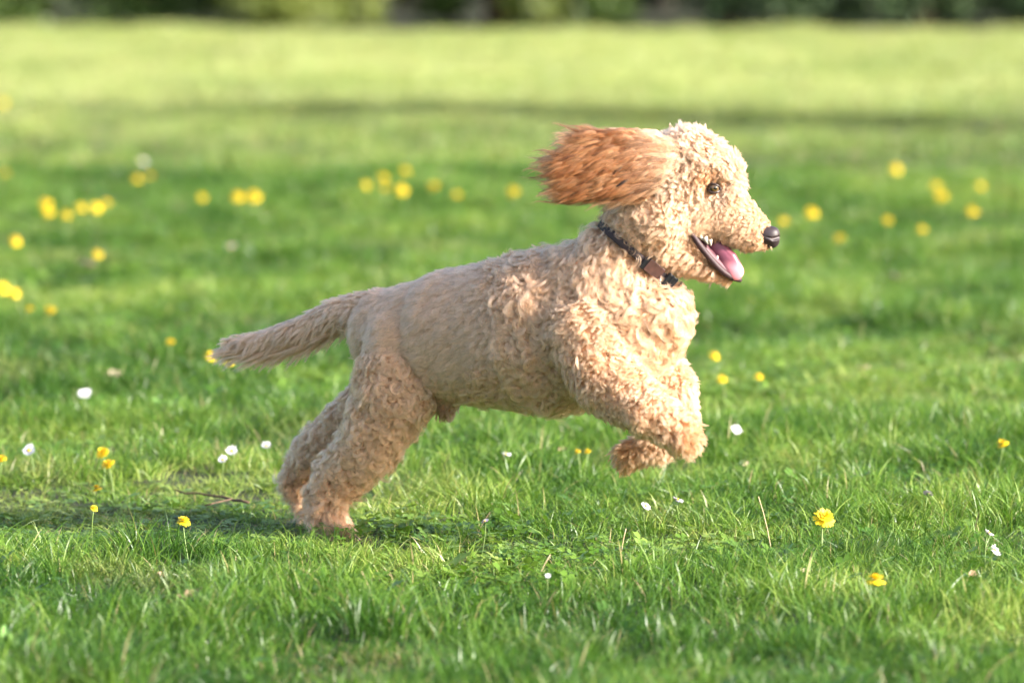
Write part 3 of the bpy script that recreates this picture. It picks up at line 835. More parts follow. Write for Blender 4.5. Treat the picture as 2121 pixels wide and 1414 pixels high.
a_ = N.new('ShaderNodeAttribute'); a_.attribute_name = 'skin'; L.new(a_.outputs['Color'], b_.inputs['Base Color']); L.new(b_.outputs[0], o_.inputs[0])
me = mk('body', V, F); vattr(me, 'skin', skin)
body = dl('body', me, m)

# ---- fur
#  style: length mm, lift, curl radius mm, turns, clump radius mm, comb (px dx, dy, depth), comb weight
ST = {
 'body':   (56, .72, 7.2, 1.55, 5.4, (-.55, .8, 0), 1, .42),
 'plush':  (25, .36, 1.6, .7, 5.4, (-.9, .40, 0), 0, .75),
 'crown':  (34, .66, 4.0, 1.2, 4.4, (-.8, .3, 0), .6, .42),
 'muzzle': (21, .30, 1.7, .8, 3.2, (-.80, .42, 0), 0, .42),
 'cheek':  (36, .36, 3.4, 1.15, 4.4, (-.75, .65, 0), .25, .35),
 'jaw':    (29, .36, 1.8, .8, 3.6, (-.85, .5, 0), 0, .4),
 'leg':    (50, .62, 5.6, 1.25, 5.2, (-.35, .85, 0), .85, .42),
 'foreleg':(40, .56, 4.6, 1.1, 5.2, (.3, .9, 0), .6, .40),
 'forefar':(32, .46, 3.4, .9, 5.0, (.0, .9, 0), .3, .40),
 'tail':   (62, .20, 3.0, .7, 4.4, (-.70, .75, 0), 0, .30),
 'sheath': (18, .45, 1.0, .7, 3.0, (.2, .9, 0), 0, .3),
}
def sample_surface(V, F, nraw, cell, r):
    T = np.concatenate([F[:, [0, 1, 2]], F[:, [0, 2, 3]]])
    a, b, c = V[T[:, 0]], V[T[:, 1]], V[T[:, 2]]
    ar = np.linalg.norm(np.cross(b - a, c - a), axis=1); ar /= ar.sum()
    t = r.choice(len(T), nraw, p=ar); u = r.random(nraw); v = r.random(nraw); fl = u + v > 1; u[fl] = 1 - u[fl]; v[fl] = 1 - v[fl]
    p = a[t] + u[:, None] * (b[t] - a[t]) + v[:, None] * (c[t] - a[t])
    key = np.floor(p / cell).astype(np.int64); key = key[:, 0] * 73856093 ^ key[:, 1] * 19349663 ^ key[:, 2] * 83492791
    _, ix = np.unique(key, return_index=True)
    return p[ix]

def strands(p, n, c, L_, lift, R_, T_, CR, K, r, NP=13, col=None, rad=.00034, colvar=.10, tipc=.4, arc=None, sgn=None, frizz=.0008):
    """p roots, n normals, c comb (tangent unit) -> points, radii, colours"""
    g = len(p)
    rep = lambda a: np.repeat(a, K, axis=0)
    w = np.cross(n, c)
    L2 = L_ * r.uniform(.68, 1.22, g); ph = r.random(g) * 2 * np.pi; sg = np.where(r.random(g) < .5, -1., 1.) if sgn is None else sgn
    R2 = R_ * r.uniform(.7, 1.3, g); T2 = T_ * r.uniform(.75, 1.3, g)
    axj = r.normal(0, .22, (g, 2))
    P0, N0, C0, W0 = rep(p), rep(n), rep(c), rep(w)
    M = g * K
    var = r.uniform(.62, 1.5, g); L2 = L2 * (.6 + .4 * var)        # locks of mixed size
    L3 = rep(L2) * r.uniform(.8, 1.08, M); ph3 = rep(ph) + r.normal(0, .28, M); R3 = rep(R2) * r.uniform(.75, 1.25, M); T3 = rep(T2) * r.uniform(.94, 1.06, M); sg3 = rep(sg)
    an = r.random(M) * 6.283; rr = np.sqrt(r.random(M)); ox, oy = rr * np.cos(an), rr * np.sin(an)
    CRr = rep(CR * np.ones(g)); li = rep(lift * np.ones(g)); aj = rep(axj)
    s = np.linspace(0, 1, NP)[None]
    col_ = lambda a: a[:, None]
    up = col_(L3) * (col_(li) * s * 1.0 - .18 * col_(li) * s ** 2)
    fw = col_(L3) * ((1 - col_(li) * .75) * s ** 1.25)
    sd = col_(L3) * col_(aj[:, 0]) * s ** 1.3 * .6
    f = np.clip(s * 3.2, 0, 1) * (1 - .15 * s)
    th = col_(ph3) + col_(sg3) * 2 * np.pi * col_(T3) * s
    c1 = col_(R3) * f * (np.cos(th) - np.cos(col_(ph3)) * (1 - s)); c2 = col_(R3) * f * (np.sin(th) - np.sin(col_(ph3)) * (1 - s))
    tp = (1 - s) + col_(rep(tipc * np.ones(g))) * s
    CRr = CRr * rep(var)
    # curl lives around an axis between the normal and the comb direction
    cw = col_(CRr) * col_(ox) * tp + c1 + sd
    cc = fw + col_(CRr) * col_(oy) * tp + c2 * (.35 + .65 * col_(li))
    cn = up + c2 * (.75 - .55 * col_(li)) 
    if arc is not None:
        A = rep(arc); til = rep(r.normal(0, .38, g)); ta = rep(r.uniform(.62, 1.0, g)) + r.normal(0, .03, M); ps = rep(r.normal(0, .5, g))
        psi = col_(sg3) * 2 * np.pi * col_(ta) * (s - .42) + col_(ps)
        ds = 1.0 / (NP - 1)
        xa = np.cumsum(np.cos(psi), 1) * ds * col_(L3); ya = np.cumsum(np.sin(psi), 1) * ds * col_(L3)
        xa -= xa[:, :1]; ya -= ya[:, :1]
        tq = 1 - .45 * s
        # lock cross-section follows the curl so that its hairs stay parallel
        acc = xa + col_(CRr) * tq * (-np.sin(psi)) * col_(ox) * .62; acw = ya + col_(CRr) * tq * np.cos(psi) * col_(ox) * .62
        acn = col_(L3) * col_(li) * (.62 * s - .26 * s ** 2) + col_(CRr) * col_(oy) * tq * .5 + col_(til) * ya * .7
        acn = np.maximum(acn, .001)
        A = col_(A); cc = cc * (1 - A) + acc * A; cw = cw * (1 - A) + acw * A; cn = cn * (1 - A) + acn * A
    # loose hairs and frizz
    fz_ = frizz * s * r.choice([1., 1., 1., 3.2], M)[:, None]
    q1, q2 = r.random(M) * 6.28, r.random(M) * 6.28; w1, w2 = r.uniform(3, 9, M), r.uniform(3, 9, M)
    cw = cw + fz_ * np.sin(col_(w1) * s + col_(q1)); cn = cn + .8 * fz_ * np.sin(col_(w2) * s + col_(q2))
    X = P0[:, None] + N0[:, None] * cn[..., None] + C0[:, None] * cc[..., None] + W0[:, None] * cw[..., None]
    RD = np.broadcast_to(rad * (1 - .72 * s ** 2), (M, NP)) * r.uniform(.8, 1.2, M)[:, None]
    lv = 1 + r.normal(0, colvar, g); sv = 1 + r.normal(0, .09, M)
    cl = rep(col) * (rep(lv) * sv)[:, None]
    return X, RD, np.clip(cl, .005, .95)

r = np.random.default_rng(21)
roots = sample_surface(V, F, 260000, .0054, r)
_x, _y = to_px(roots); fine = sstep(1350, 1450, _x) * (_y < 620)      # finer locks on the face than on the body
roots = roots[r.random(len(roots)) < .56 + .44 * fine]
nrm = grad(roots)
D = np.stack([chain(roots, c) for c in CH], -1)
Wt = np.exp(-np.maximum(D - D.min(1)[:, None], 0) / .012); Wt /= Wt.sum(1)[:, None]
tab = np.array([[*ST[c[4]][:5]] for c in CH], float); cmb = np.array([ST[c[4]][5] for c in CH], float)
rx, ry = to_px(roots)
# plush short coat on loin, rump and upper back
pl = sstep(1130, 970, rx + .25 * (ry - 600) + 90 * (vnoise(roots[:, 0], roots[:, 2], .03, 44) - .5)) * sstep(840, 730, ry - .12 * (rx - 800)) * sstep(.3, .6, Wt[:, 0] + Wt[:, 6] * sstep(760, 690, ry) + Wt[:, 7])
prm = Wt @ tab; cm = Wt @ cmb
arcw = (Wt @ np.array([ST[c[4]][6] for c in CH], float)) * (1 - pl)
arcw *= 1 - .9 * sstep(1000, 1080, ry) * (rx < 780); arcw *= 1 - .9 * np.exp(-np.hypot((rx - 1425) / 45, (ry - 905) / 40) ** 2)
arcw *= 1 - .8 * sstep(1440, 1500, rx) * (ry < 620)
tipw = (Wt @ np.array([ST[c[4]][7] for c in CH], float)) * (1 - pl) + pl
tp_ = np.array(ST['plush'][:5], float); prm = prm * (1 - pl[:, None]) + tp_ * pl[:, None]; cm = cm * (1 - pl[:, None]) + np.array(ST['plush'][5]) * pl[:, None]
# flowing low-frequency disturbance of the comb direction
fx = vnoise(roots[:, 0] * 1.0, roots[:, 2], .045, 31) - .5; fz = vnoise(roots[:, 0], roots[:, 2] + roots[:, 1], .045, 32) - .5
amp = (1.5 * (1 - pl) + .25 * pl) * (1 - .7 * (Wt[:, 3] + Wt[:, 5] + Wt[:, 10]))
cm[:, 0] += fx * amp; cm[:, 1] += fz * amp
comb = np.stack([cm[:, 0], cm[:, 2], -cm[:, 1]], -1)       # picture down = world -z
# faces of feet and paws point the hair to the toes
# away from the eye, away from the nose
de = np.hypot(rx - 1477, ry - 389); hd = (rx > 1380) & (ry < 620)
aw = np.exp(-(de / 34) ** 2) * hd; comb += aw[:, None] * 2.0 * np.stack([(rx - 1480) / 30, 0 * rx, -(ry - 392) / 30], -1)
dn = np.exp(-np.abs(ry - (484 + .26 * (rx - 1436)) + 8) / 9) * sstep(1430, 1445, rx) * sstep(1575, 1540, rx) * hd; comb[:, 2] -= 1.6 * dn
comb -= nrm * (comb * nrm).sum(1)[:, None]; comb /= np.linalg.norm(comb, axis=1)[:, None] + 1e-6
# length edits
Lm = prm[:, 0].copy()
Lm *= 1 - .62 * np.exp(-(de / 30) ** 2) * hd                 # short round the eye
Lm *= 1 - .35 * sstep(1535, 1590, rx) * hd
front = sstep(1440, 1530, rx) * hd; Lm *= 1 - .15 * front
Lm *= 1 + .25 * vnoise(roots[:, 0], roots[:, 2], .03, 33) - .1
# tail: feathers hang from the lower side
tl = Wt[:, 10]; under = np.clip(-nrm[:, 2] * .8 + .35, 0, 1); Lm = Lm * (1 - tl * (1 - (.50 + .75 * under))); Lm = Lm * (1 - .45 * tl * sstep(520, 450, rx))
# paws shorter
Lm *= 1 - .35 * sstep(1050, 1095, ry) * (rx < 780)
prm[:, 0] = Lm
# keep clear: mouth, eye, nose, collar
keep = ~((poly_sd(rx, ry, MW) < np.where(ry < 500 + .25 * (rx - 1440), -1.0, 3.5)) & (rx > 1432)) & ~((np.hypot((rx - 1478) / 21, (ry - 390) / 13.5) < 1) & (rx > 1400)) & ~((np.hypot(rx - 1595, ry - 486) < 17))
NC = P(1325, 530, Yb(1325)); NAX = P(1345, 455, Yb(1325)) - P(1245, 575, Yb(1325)); NAX /= np.linalg.norm(NAX)
cd = (roots - NC) @ NAX; near_neck = np.linalg.norm(roots - NC, axis=1) < .13
keep &= ~((np.abs(cd - .001) < .008) & near_neck)
Lshort = near_neck & (cd > 0) & (cd < .035); prm[Lshort, 0] *= .66
# colours
col = np.tile(CREAM, (len(roots), 1))
def mix(c, t):
    global col
    t = np.clip(t, 0, 1)[:, None]; col = col * (1 - t) + c * t
mix(APRI, .55 * vnoise(roots[:, 0], roots[:, 2], .09, 35))
mix(PALE, Wt[:, 2] * .55 + .35 * pl)
mix(APRI, (Wt[:, 3] + Wt[:, 5]) * .45)
mix(RED, .75 * np.exp(-np.hypot((rx - 1470) / 36, (ry - 372) / 16) ** 2) * hd)
mix(np.array([.42, .23, .15]), .8 * np.exp(-np.hypot((rx - 1502) / 13, (ry - 408) / 18) ** 2) * hd)
mix(RED, .45 * np.exp(-np.hypot((rx - 1590) / 30, (ry - 500) / 26) ** 2) * hd)
mix(RED, .35 * sstep(530, 585, ry) * (Wt[:, 5] > .3))
mix(RED * 1.15, .75 * np.exp(-np.hypot((rx - 1425) / 42, (ry - 905) / 34) ** 2))
mix(RED * 1.1, .75 * Wt[:, 9] * sstep(1360, 1300, rx) * sstep(890, 925, ry))
mix(np.array([.45, .27, .2]), .5 * sstep(1040, 1110, ry) * (rx < 780))
mix(DARK * 1.6, Wt[:, 11] * .8 * sstep(810, 835, ry))
mix(PALE, .5 * Wt[:, 10])
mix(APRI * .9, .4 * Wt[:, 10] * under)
k = keep
X1, R1, C1 = strands(roots[k], nrm[k], comb[k], prm[k, 0] * .001, prm[k, 1], prm[k, 2] * .001, prm[k, 3], prm[k, 4] * .001, 22, r, col=col[k], rad=.00030, colvar=.11, tipc=tipw[k], NP=15, frizz=.0011, arc=arcw[k], sgn=np.where(vnoise(roots[k, 0], roots[k, 2] + .3 * roots[k, 1], .02, 37) + r.normal(0, .12, k.sum()) > .5, 1., -1.))

def curves_object(name, X, RD, CL, mat, parent=None):
    M, NP = X.shape[:2]
    cu = bpy.data.hair_curves.new(name); cu.add_curves([NP] * M)
    cu.attributes['position'].data.foreach_set('vector', X.astype(np.float32).ravel())
    a = cu.attributes.get('radius') or cu.attributes.new('radius', 'FLOAT', 'POINT')
    a.data.foreach_set('value', RD.astype(np.float32).ravel())
    a = cu.attributes.new('hcol', 'FLOAT_COLOR', 'CURVE'); c = np.ones((M, 4), np.float32); c[:, :3] = CL; a.data.foreach_set('color', c.ravel())
    cu.materials.append(mat)
    o = bpy.data.objects.new(name, cu); COL.objects.link(o); o.parent = parent or dog
    if parent is None: o.location = tuple(-base)
    return o
def fur_mat():
    m, N, L = newmat('fur'); o = N.new('ShaderNodeOutputMaterial'); at = N.new('ShaderNodeAttribute'); at.attribute_name = 'hcol'
    h = N.new('ShaderNodeBsdfHairPrincipled'); h.model = 'CHIANG'; h.parametrization = 'COLOR'
    h.inputs['Roughness'].default_value = .42; h.inputs['Radial Roughness'].default_value = .6; h.inputs['Coat'].default_value = 0.0
    L.new(at.outputs['Color'], h.inputs['Color'])
    d = N.new('ShaderNodeBsdfDiffuse'); L.new(at.outputs['Color'], d.inputs['Color'])
    ms = N.new('ShaderNodeMixShader'); ms.inputs[0].default_value = .25; L.new(h.outputs[0], ms.inputs[1]); L.new(d.outputs[0], ms.inputs[2])
    L.new(ms.outputs[0], o.inputs[0]); return m
FUR = fur_mat()
curves_object('fur', X1, R1, C1, FUR)

# ---- ears: thin flap plus long wavy hair streaming back
def ear(side):
    yb = HY + side * .070
    nodes = [(P(1388, 342, HY + side * .050), .050), (P(1330, 340, yb + side * .006), .053), (P(1270, 350, yb + side * .014), .045), (P(1236, 364, yb + side * .012), .035)]
    def f(p):
        d = None
        for (a, ra), (b, rb) in zip(nodes[:-1], nodes[1:]):
            q = caps(p, a, b, ra, rb, 5.0); d = q if d is None else np.minimum(d, q)
        return d * .5
    pp = np.array([n_[0] for n_ in nodes]); v, fa = grid_sdf(f, pp.min(0) - .06, pp.max(0) + .06, .0045)
    e = dl('ear', mk('ear', v, fa), SKN); 
    r = np.random.default_rng(50 + int(side))
    rt = sample_surface(v, fa, 60000, .0056, r)
    g = np.stack([f(rt + np.eye(3)[k] * .001) - f(rt - np.eye(3)[k] * .001) for k in range(3)], -1); g /= np.linalg.norm(g, axis=1)[:, None] + 1e-9
    x, y = to_px(rt); n_ = len(rt)
    fan = (y - 345) / 85
    cmb_ = np.stack([-np.ones(n_), side * .10 + 0 * x, -fan * .20 * sstep(1380, 1200, x) - .02 + (vnoise(x, y, 26, 61) - .5) * .42], -1)
    cmb_ -= g * (cmb_ * g).sum(1)[:, None] * .8; cmb_ /= np.linalg.norm(cmb_, axis=1)[:, None]
    Ln = .105 + .055 * sstep(1400, 1290, x) + .0 * x
    edge = 1 - np.clip(np.abs(g[:, 1]) * 1.4, 0, 1); Ln = Ln * (1 - .35 * edge)
    # edge hairs must not run past the streaming tip
    Ln = np.minimum(Ln, np.maximum(.040, (x - 1164 + r.normal(0, 18, n_) + 14 * (vnoise(0 * y, y, 9, 75) - .5) * 2) * .001))
    c = np.tile(np.array([.235, .074, .022]), (n_, 1)) * (1 + .0 * x)[:, None]
    t = np.clip(sstep(1325, 1425, x) * (.35 + 1.2 * vnoise(x * .5, y, 8, 62)), 0, .95)[:, None]; c = c * (1 - t) + CREAM * t
    t2 = np.clip(1.4 * (vnoise(x * .3, y, 7, 63) - .50), 0, .6)[:, None]; c = c * (1 - t2) + np.array([.46, .21, .085]) * t2
    t3 = np.clip(2.0 * (.42 - vnoise(x * .3, y, 6, 64)), 0, .7)[:, None]; c = c * (1 - t3) + np.array([.10, .035, .015]) * t3
    K = 26; NP = 24; rep_ = lambda q: np.repeat(q, K, axis=0); M = n_ * K
    ux, uy = x / 1000., y / 1000.
    ph = 9.0 * vnoise(ux * .35, uy, .0075, 71) + r.normal(0, .5, n_) + side
    lam = .062 + .050 * vnoise(ux, uy, .02, 72); amp = .0046 * (.5 + vnoise(ux, uy, .02, 73)) * r.uniform(.7, 1.4, n_)
    Lr = Ln * r.uniform(.85, 1.12, n_); sp = .0042 * r.uniform(.6, 1.6, n_)
    drift = -np.where(fan > 0, fan * .30, fan * .13 + .06) + r.normal(0, .05, n_) + .26 * (vnoise(ux * .4, uy, .014, 74) - .5)
    s_ = np.linspace(0, 1, NP)[None]; c_ = lambda q: rep_(q)[:, None]
    Ls = (rep_(Lr) * r.uniform(.82, 1.05, M))[:, None]; dist = Ls * s_
    an = r.random(M) * 6.283; rr = np.sqrt(r.random(M)); tap = (1 - s_) + .16 * s_
    wz = c_(amp) * np.clip(s_ * 3, 0, 1) * (np.sin(2 * np.pi * dist / c_(lam) + c_(ph) + r.normal(0, .12, M)[:, None]) - np.sin(c_(ph)))
    wy = .7 * c_(amp) * np.clip(s_ * 3, 0, 1) * np.cos(2 * np.pi * dist / c_(lam) + c_(ph))
    stray = (.0012 * r.choice([1., 1., 1., 4.], M))[:, None] * s_ * np.sin(r.uniform(3, 8, M)[:, None] * s_ + (r.random(M) * 6.28)[:, None])
    dz = c_(drift) * dist + wz + c_(sp) * (rr * np.sin(an))[:, None] * tap + stray
    dyy = side * (.10 * dist * (1 - .6 * s_)) + wy + c_(sp) * (rr * np.cos(an))[:, None] * tap * .8
    X = rep_(rt)[:, None] + rep_(g)[:, None] * (.0035 * np.clip(s_ * 4, 0, 1))[..., None]
    X = X + np.stack([-dist + 0 * dz, dyy, dz], -1)
    RD = np.broadcast_to(.00030 * (1 - .7 * s_ ** 2), (M, NP)) * r.uniform(.8, 1.2, M)[:, None]
    CL = np.clip(rep_(c * (1 + r.normal(0, .34, n_))[:, None]) * (1 + r.normal(0, .10, M))[:, None], .01, .9)
    h = curves_object('ear_hair', X, RD, CL, FUR)
    return e, h
SKN = simple('ear_skin', (.30, .15, .08), .7)
for s in (-1, 1): ear(s)

# ---- eyes
EYEM, N, L = newmat('eyeball')
o_ = N.new('ShaderNodeOutputMaterial'); b_ = N.new('ShaderNodeBsdfPrincipled'); L.new(b_.outputs[0], o_.inputs[0])
b_.inputs['Roughness'].default_value = .06; b_.inputs['Coat Weight'].default_value = 1; b_.inputs['Coat Roughness'].default_value = .02
at = N.new('ShaderNodeAttribute'); at.attribute_name = 'ec'; L.new(at.outputs['Color'], b_.inputs['Base Color'])
LID = simple('eyelid', (.03, .015, .012), .35, noise=.3)
def surfY(px, py, side):
    ys = HY + side * np.arange(.10, .0, -.0005)
    d = dog_sdf(P(np.full(len(ys), px), np.full(len(ys), py), ys)); k = np.argmax(d < 0)
    return ys[k]
for side, nm in ((-1, 'near'), (1, 'far')):
    sy = .5 * (surfY(1458, 376, side) + surfY(1496, 376, side))
    ctr = P(1477.5, 389, sy - side * .0075)
    # eyeball looks forward and outward
    look = np.array([.30, side * .95, .03]); look /= np.linalg.norm(look)
    nu, nv = 40, 28; u = np.linspace(0, 2 * np.pi, nu, endpoint=False); v = np.linspace(.001, np.pi - .001, nv)
    U, V2 = np.meshgrid(u, v); a1 = np.cross(look, (0, 0, 1)); a1 /= np.linalg.norm(a1); a2 = np.cross(a1, look)
    rad = .0130
    Q = (np.cos(V2)[..., None] * look + np.sin(V2)[..., None] * (np.cos(U)[..., None] * a1 + np.sin(U)[..., None] * a2))
    bump = 1 + .05 * np.exp(-(V2 / .5) ** 2)
    vv = (ctr + Q * rad * bump[..., None]).reshape(-1, 3)
    ff = [(i * nu + j, (i + 1) * nu + j, (i + 1) * nu + (j + 1) % nu, i * nu + (j + 1) % nu) for i in range(nv - 1) for j in range(nu)]
    me = mk('eye', vv, ff)
    ang = V2.ravel(); c = np.tile(np.array([.05, .03, .025]), (len(ang), 1))
    iris = ang < .66; c[iris] = np.array([.10, .055, .02]) * (1 + .5 * np.random.default_rng(9).random(iris.sum()))[:, None]
    c[(ang < .70) & (ang > .60)] = (.03, .018, .01); c[ang < .34] = (.003, .003, .003)
    vattr(me, 'ec', c); eo = dl('eye', me, EYEM)
    # almond eyelids as one closed rim
    t = np.linspace(0, 2 * np.pi, 40, endpoint=False); al = []
    for q in t:
        ex = math.cos(q); ey = math.sin(q) * (abs(math.sin(q)) ** .25)
        px = 1477.5 + 14.5 * ex; py = 389.5 + 1.6 * ex - 8.8 * ey
        w = P(px, py, ctr[1])
        d2 = (w[0] - ctr[0]) ** 2 + (w[2] - ctr[2]) ** 2
        dep = math.sqrt(max(.0, (rad * 1.04) ** 2 - d2)) if d2 < (rad * 1.04) ** 2 else 0
        al.append((w[0], ctr[1] + side * max(dep, .0035), w[2]))
    al = np.array(al + al[:2]); v_, f_ = tube(al, .0024, 8); dl('eyelid', mk('eyelid', v_, f_), LID)

# ---- nose
NOSE = simple('nose_leather', (.030, .018, .022), .5, noise=.35, scale=900, bump=.0006, spec=.6)
nc = P(1592, 487, HY)
def nose_sdf(p):
    q = p - nc
    d = ((np.abs(q / np.array([.0225, .0215, .0185])) ** 2.6).sum(1) ** (1 / 2.6)) * .0185 - .0185
    d = smin(d, np.linalg.norm((q - np.array([.006, 0, -.014])) / np.array([.0150, .0125, .0125]), axis=1) * .0125 - .0125, .006)
    for s in (-1, 1):
        d = smin(d, np.linalg.norm((q - np.array([.002, s * .011, -.003])) / np.array([.014, .010, .012]), axis=1) * .010 - .010, .004)
        a = nc + np.array([.0220, s * .0085, -.003]); b = nc + np.array([.009, s * .0205, -.006])
        d = -smin(-d, caps(p, a, b, .0036, .0042), .002)
        d = -smin(-d, caps(p, b, nc + np.array([-.006, s * .0225, -.002]), .0020, .0012), .002)
    d = -smin(-d, caps(p, nc + np.array([.025, 0, -.004]), nc + np.array([.022, 0, -.028]), .0012, .0012), .001)
    return d
v, f = grid_sdf(nose_sdf, nc - .034, nc + .034, .0011); dl('nose', mk('nose', v, f), NOSE)

# ---- claws of the near hind paw and the near front paw
CLAW = simple('claw_horn', (.05, .03, .025), .35)
for (px, py, Yc, ln) in ((738, 1113, Yb(726) - .105, 1), (744, 1118, Yb(726) - .092, 1), (738, 1112, Yb(726) - .078, 1), (1446, 918, Yb(1430) - .135, 0), (1450, 915, Yb(1430) - .118, 0)):
    t = np.linspace(0, 1, 6); a_ = P(px - 6, py - 3, Yc)
    v, f = tube(a_[None] + t[:, None] * np.array([.014, 0, -.003]) - (t ** 2)[:, None] * np.array([0, 0, .006]), .0028 * (1 - .85 * t ** 1.5), 7); dl('claw', mk('claw', v, f), CLAW)

# ---- tongue, lips, gums, teeth
TON, N, L = newmat('tongue')
o_ = N.new('ShaderNodeOutputMaterial'); b_ = N.new('ShaderNodeBsdfPrincipled'); L.new(b_.outputs[0], o_.inputs[0]); b_.inputs['Roughness'].default_value = .3
b_.inputs['Subsurface Weight'].default_value = .25; b_.inputs['Subsurface Radius'].default_value = (.006, .002, .0015); b_.inputs['Subsurface Scale'].default_value = 1
at = N.new('ShaderNodeAttribute'); at.attribute_name = 'tc'; L.new(at.outputs['Color'], b_.inputs['Base Color'])
tb, tm, te = P(1486, 512, HY - .006), P(1508, 538, HY - .012), P(1522, 562, HY - .016)
def ton_sdf(p):
    d = np.minimum(caps(p, tb, tm, .017, .0195, 1.8), caps(p, tm, te, .0195, .0185, 1.8))
    for s in (-1, 1):
        d = -smin(-d, caps(p, tb + np.array([.006, s * .0125 , 0.004]), tm + np.array([.007, s * .0135, .004]), .0022, .0016), .004)
    return d * .7
v, f = grid_sdf(ton_sdf, np.minimum(tb, te) - .03, np.maximum(tb, te) + .03, .0014)
me = mk('tongue', v, f); x, y = to_px(v); t = sstep(537, 557, y - .12 * (x - 1515))[:, None]
vattr(me, 'tc', np.array([.20, .055, .085]) * (1 - t) + np.array([.74, .27, .32]) * t); dl('tongue', me, TON)
LIP = simple('lip', (.04, .016, .020), .6, noise=.35, scale=200, bump=.0004)
GUM = simple('gum', (.10, .032, .045), .55, noise=.3, scale=120)
def side_line(pts, dy):
    return np.array([P(a, b, HY + dy * q) for (a, b, q) in pts])
def smooth_line(p, n=24):
    t = np.linspace(0, 1, len(p)); s = np.linspace(0, 1, n); q = np.stack([np.interp(s, t, p[:, k]) for k in range(3)], -1)
    for _ in range(6): q[1:-1] = (q[:-2] + 2 * q[1:-1] + q[2:]) / 4
    return q
for sd in (-1, 1):
    low = smooth_line(side_line([(1433, 484, .040), (1446, 504, .040), (1466, 530, .034), (1492, 560, .026), (1518, 577, .018), (1534, 580, .006)], sd))
    v, f = tube(low, np.interp(np.linspace(0, 1, 24), [0, .15, .6, 1], [.004, .0066, .0068, .0045]), 10); dl('lip', mk('lip', v, f), LIP)
# floor of the mouth
fl = [P(1440, 492, HY), P(1470, 528, HY), P(1500, 558, HY), P(1522, 572, HY)]
def gum_sdf(p):
    d = None
    for a, b, ra, rb in zip(fl[:-1], fl[1:], (.014, .013, .012), (.013, .012, .007)):
        q = caps(p, a, b, ra, rb, .50); d = q if d is None else np.minimum(d, q)
    return d
v, f = grid_sdf(gum_sdf, np.min(fl, 0) - .04, np.max(fl, 0) + .04, .0025); dl('gum', mk('gum', v, f), GUM)
IVO = simple('tooth_enamel', (.50, .45, .36), .3, noise=.08)
def tooth(px, py, dy, h, w, up=1, lean=0.0):
    a = P(px, py, HY + dy); t = np.linspace(0, 1, 6)
    pts = a[None] + t[:, None] * np.array([lean * h, 0, up * h])
    v, f = tube(pts, w * (1 - t ** 1.5 * .85), 8); dl('tooth', mk('tooth', v, f), IVO)
for sd in (-1, 1):
    for (px, py, dy, h, w, up, ln) in ((1484, 537, .018, .008, .0044, 1, .3),
                                      (1449, 487, .030, .011, .0050, -1, .6), (1459, 491, .029, .015, .0066, -1, .5), (1470, 496, .028, .013, .0058, -1, .2), (1520, 567, .012, .012, .003, 1, .2)):
        tooth(px, py, sd * dy, h, w, up, ln)

# ---- collar with buckle and ring
COLL = simple('collar_webbing', (.035, .020, .022), .7, noise=.3, scale=400, bump=.0006)
PLAS = simple('black_plastic', (.012, .012, .014), .28)
LEA = simple('brown_leather', (.055, .022, .017), .5, noise=.25, scale=90)
STL = simple('polished_steel', (.75, .74, .72), .18, metal=1.0)
BRS = simple('brass', (.65, .42, .20), .3, metal=1.0)
side_ax = np.array([0, 1., 0]); side_ax -= NAX * (side_ax @ NAX); side_ax /= np.linalg.norm(side_ax); fr_ax = np.cross(side_ax, NAX); fr_ax /= np.linalg.norm(fr_ax)
if fr_ax[0] < 0: fr_ax = -fr_ax
nr = 72; ring = []
for q in np.linspace(0, 2 * np.pi, nr, endpoint=False):
    dd = math.cos(q) * fr_ax + math.sin(q) * side_ax
    rr_ = np.arange(.03, .16, .001); dv = dog_sdf(NC + rr_[:, None] * dd); k = np.argmax(dv > .010)
    ring.append(rr_[k])
ring = np.array(ring)
for _ in range(10): ring = (np.roll(ring, 1) + 2 * ring + np.roll(ring, -1)) / 4
def cpos(q, dr=0.0, da=0.0):
    dd = math.cos(q) * fr_ax + math.sin(q) * side_ax
    rr_ = np.interp(q % (2 * np.pi), np.linspace(0, 2 * np.pi, nr + 1), np.r_[ring, ring[:1]])
    return NC + dd * (rr_ + dr) + NAX * da
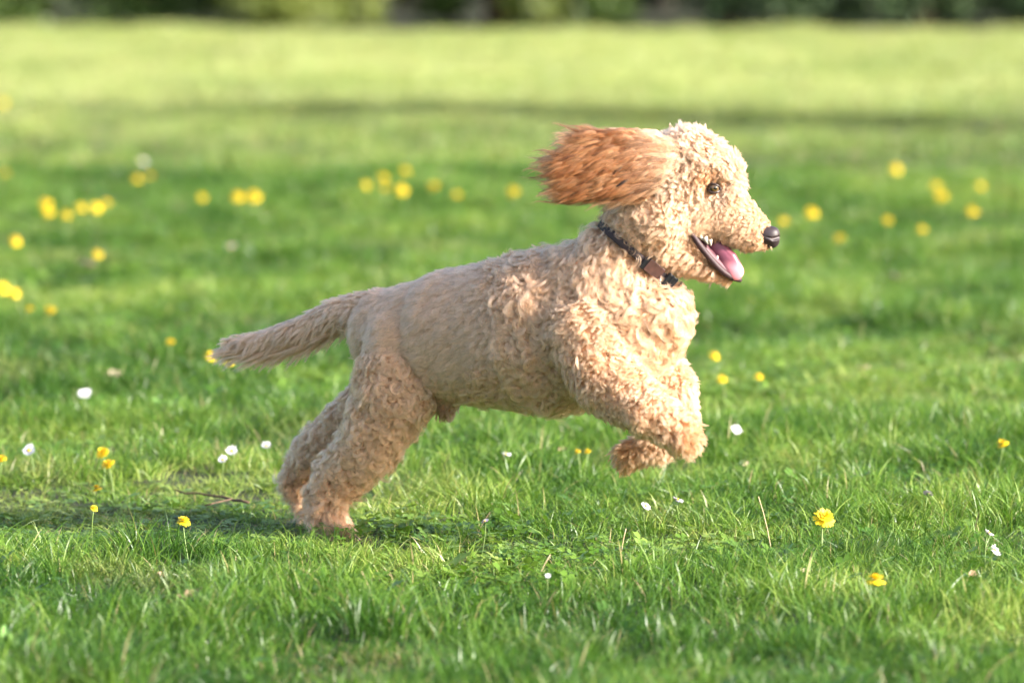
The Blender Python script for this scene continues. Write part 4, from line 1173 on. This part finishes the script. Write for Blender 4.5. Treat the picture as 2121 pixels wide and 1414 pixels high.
cv = []; cf = []
for i in range(nr):
    q = 2 * np.pi * i / nr
    for dr, da in ((0, -.0075), (.0015, -.0085), (.003, -.0075), (.003, .0075), (.0015, .0085), (0, .0075)): cv.append(cpos(q, dr, da))
for i in range(nr):
    for j in range(6):
        a = i * 6 + j; b = i * 6 + (j + 1) % 6; c = ((i + 1) % nr) * 6 + (j + 1) % 6; d = ((i + 1) % nr) * 6 + j; cf.append((a, b, c, d))
collar = dl('collar', mk('collar', cv, cf), COLL)
def frame_at(q):
    a = cpos(q - .05); b = cpos(q + .05); t = (b - a) / np.linalg.norm(b - a); n_ = math.cos(q) * fr_ax + math.sin(q) * side_ax; n_ -= t * (n_ @ t); n_ /= np.linalg.norm(n_)
    return np.stack([t, NAX, n_], -1)
def cpart(name, q, size, lift, mat, dal=0.0, bev=.3):
    v, f = boxm(cpos(q, lift, dal), size, frame_at(q), bev); o = link(name, mk(name, v, f, False), mat, collar); return o
# near side is where sin(q)*side_ax points to -y
sgn = -1 if side_ax[1] > 0 else 1
cpart('leather_tab', sgn * .95, (.040, .027, .007), .006, LEA)
cpart('buckle', sgn * .42, (.024, .029, .011), .008, PLAS)
for k_ in range(4): cpart('buckle_rib', sgn * (.30 + .09 * k_), (.0035, .031, .005), .0145, PLAS, bev=.5)
cpart('strap_slider', sgn * 1.35, (.008, .029, .006), .006, PLAS)
def torus(c, ax1, ax2, Rr, rr_, n=36):
    a = np.linspace(0, 2 * np.pi, n + 1); pts = c + Rr * (np.cos(a)[:, None] * ax1 + np.sin(a)[:, None] * ax2)
    return tube(pts, rr_, 8)
rc = cpos(sgn * .66, .012, -.016)
v, f = torus(rc, np.array([.25, -.55, .1]) / .62, np.array([.2, 0, 1.]) / 1.02, .0125, .0013); link('d_ring', mk('d_ring', v, f), STL, collar)
v, f = torus(rc + np.array([-.004, -.004, -.016]), np.array([.6, -.7, .2]) / .94, np.array([.1, 0, 1.]), .0085, .0011); link('tag_ring', mk('tag_ring', v, f), BRS, collar)
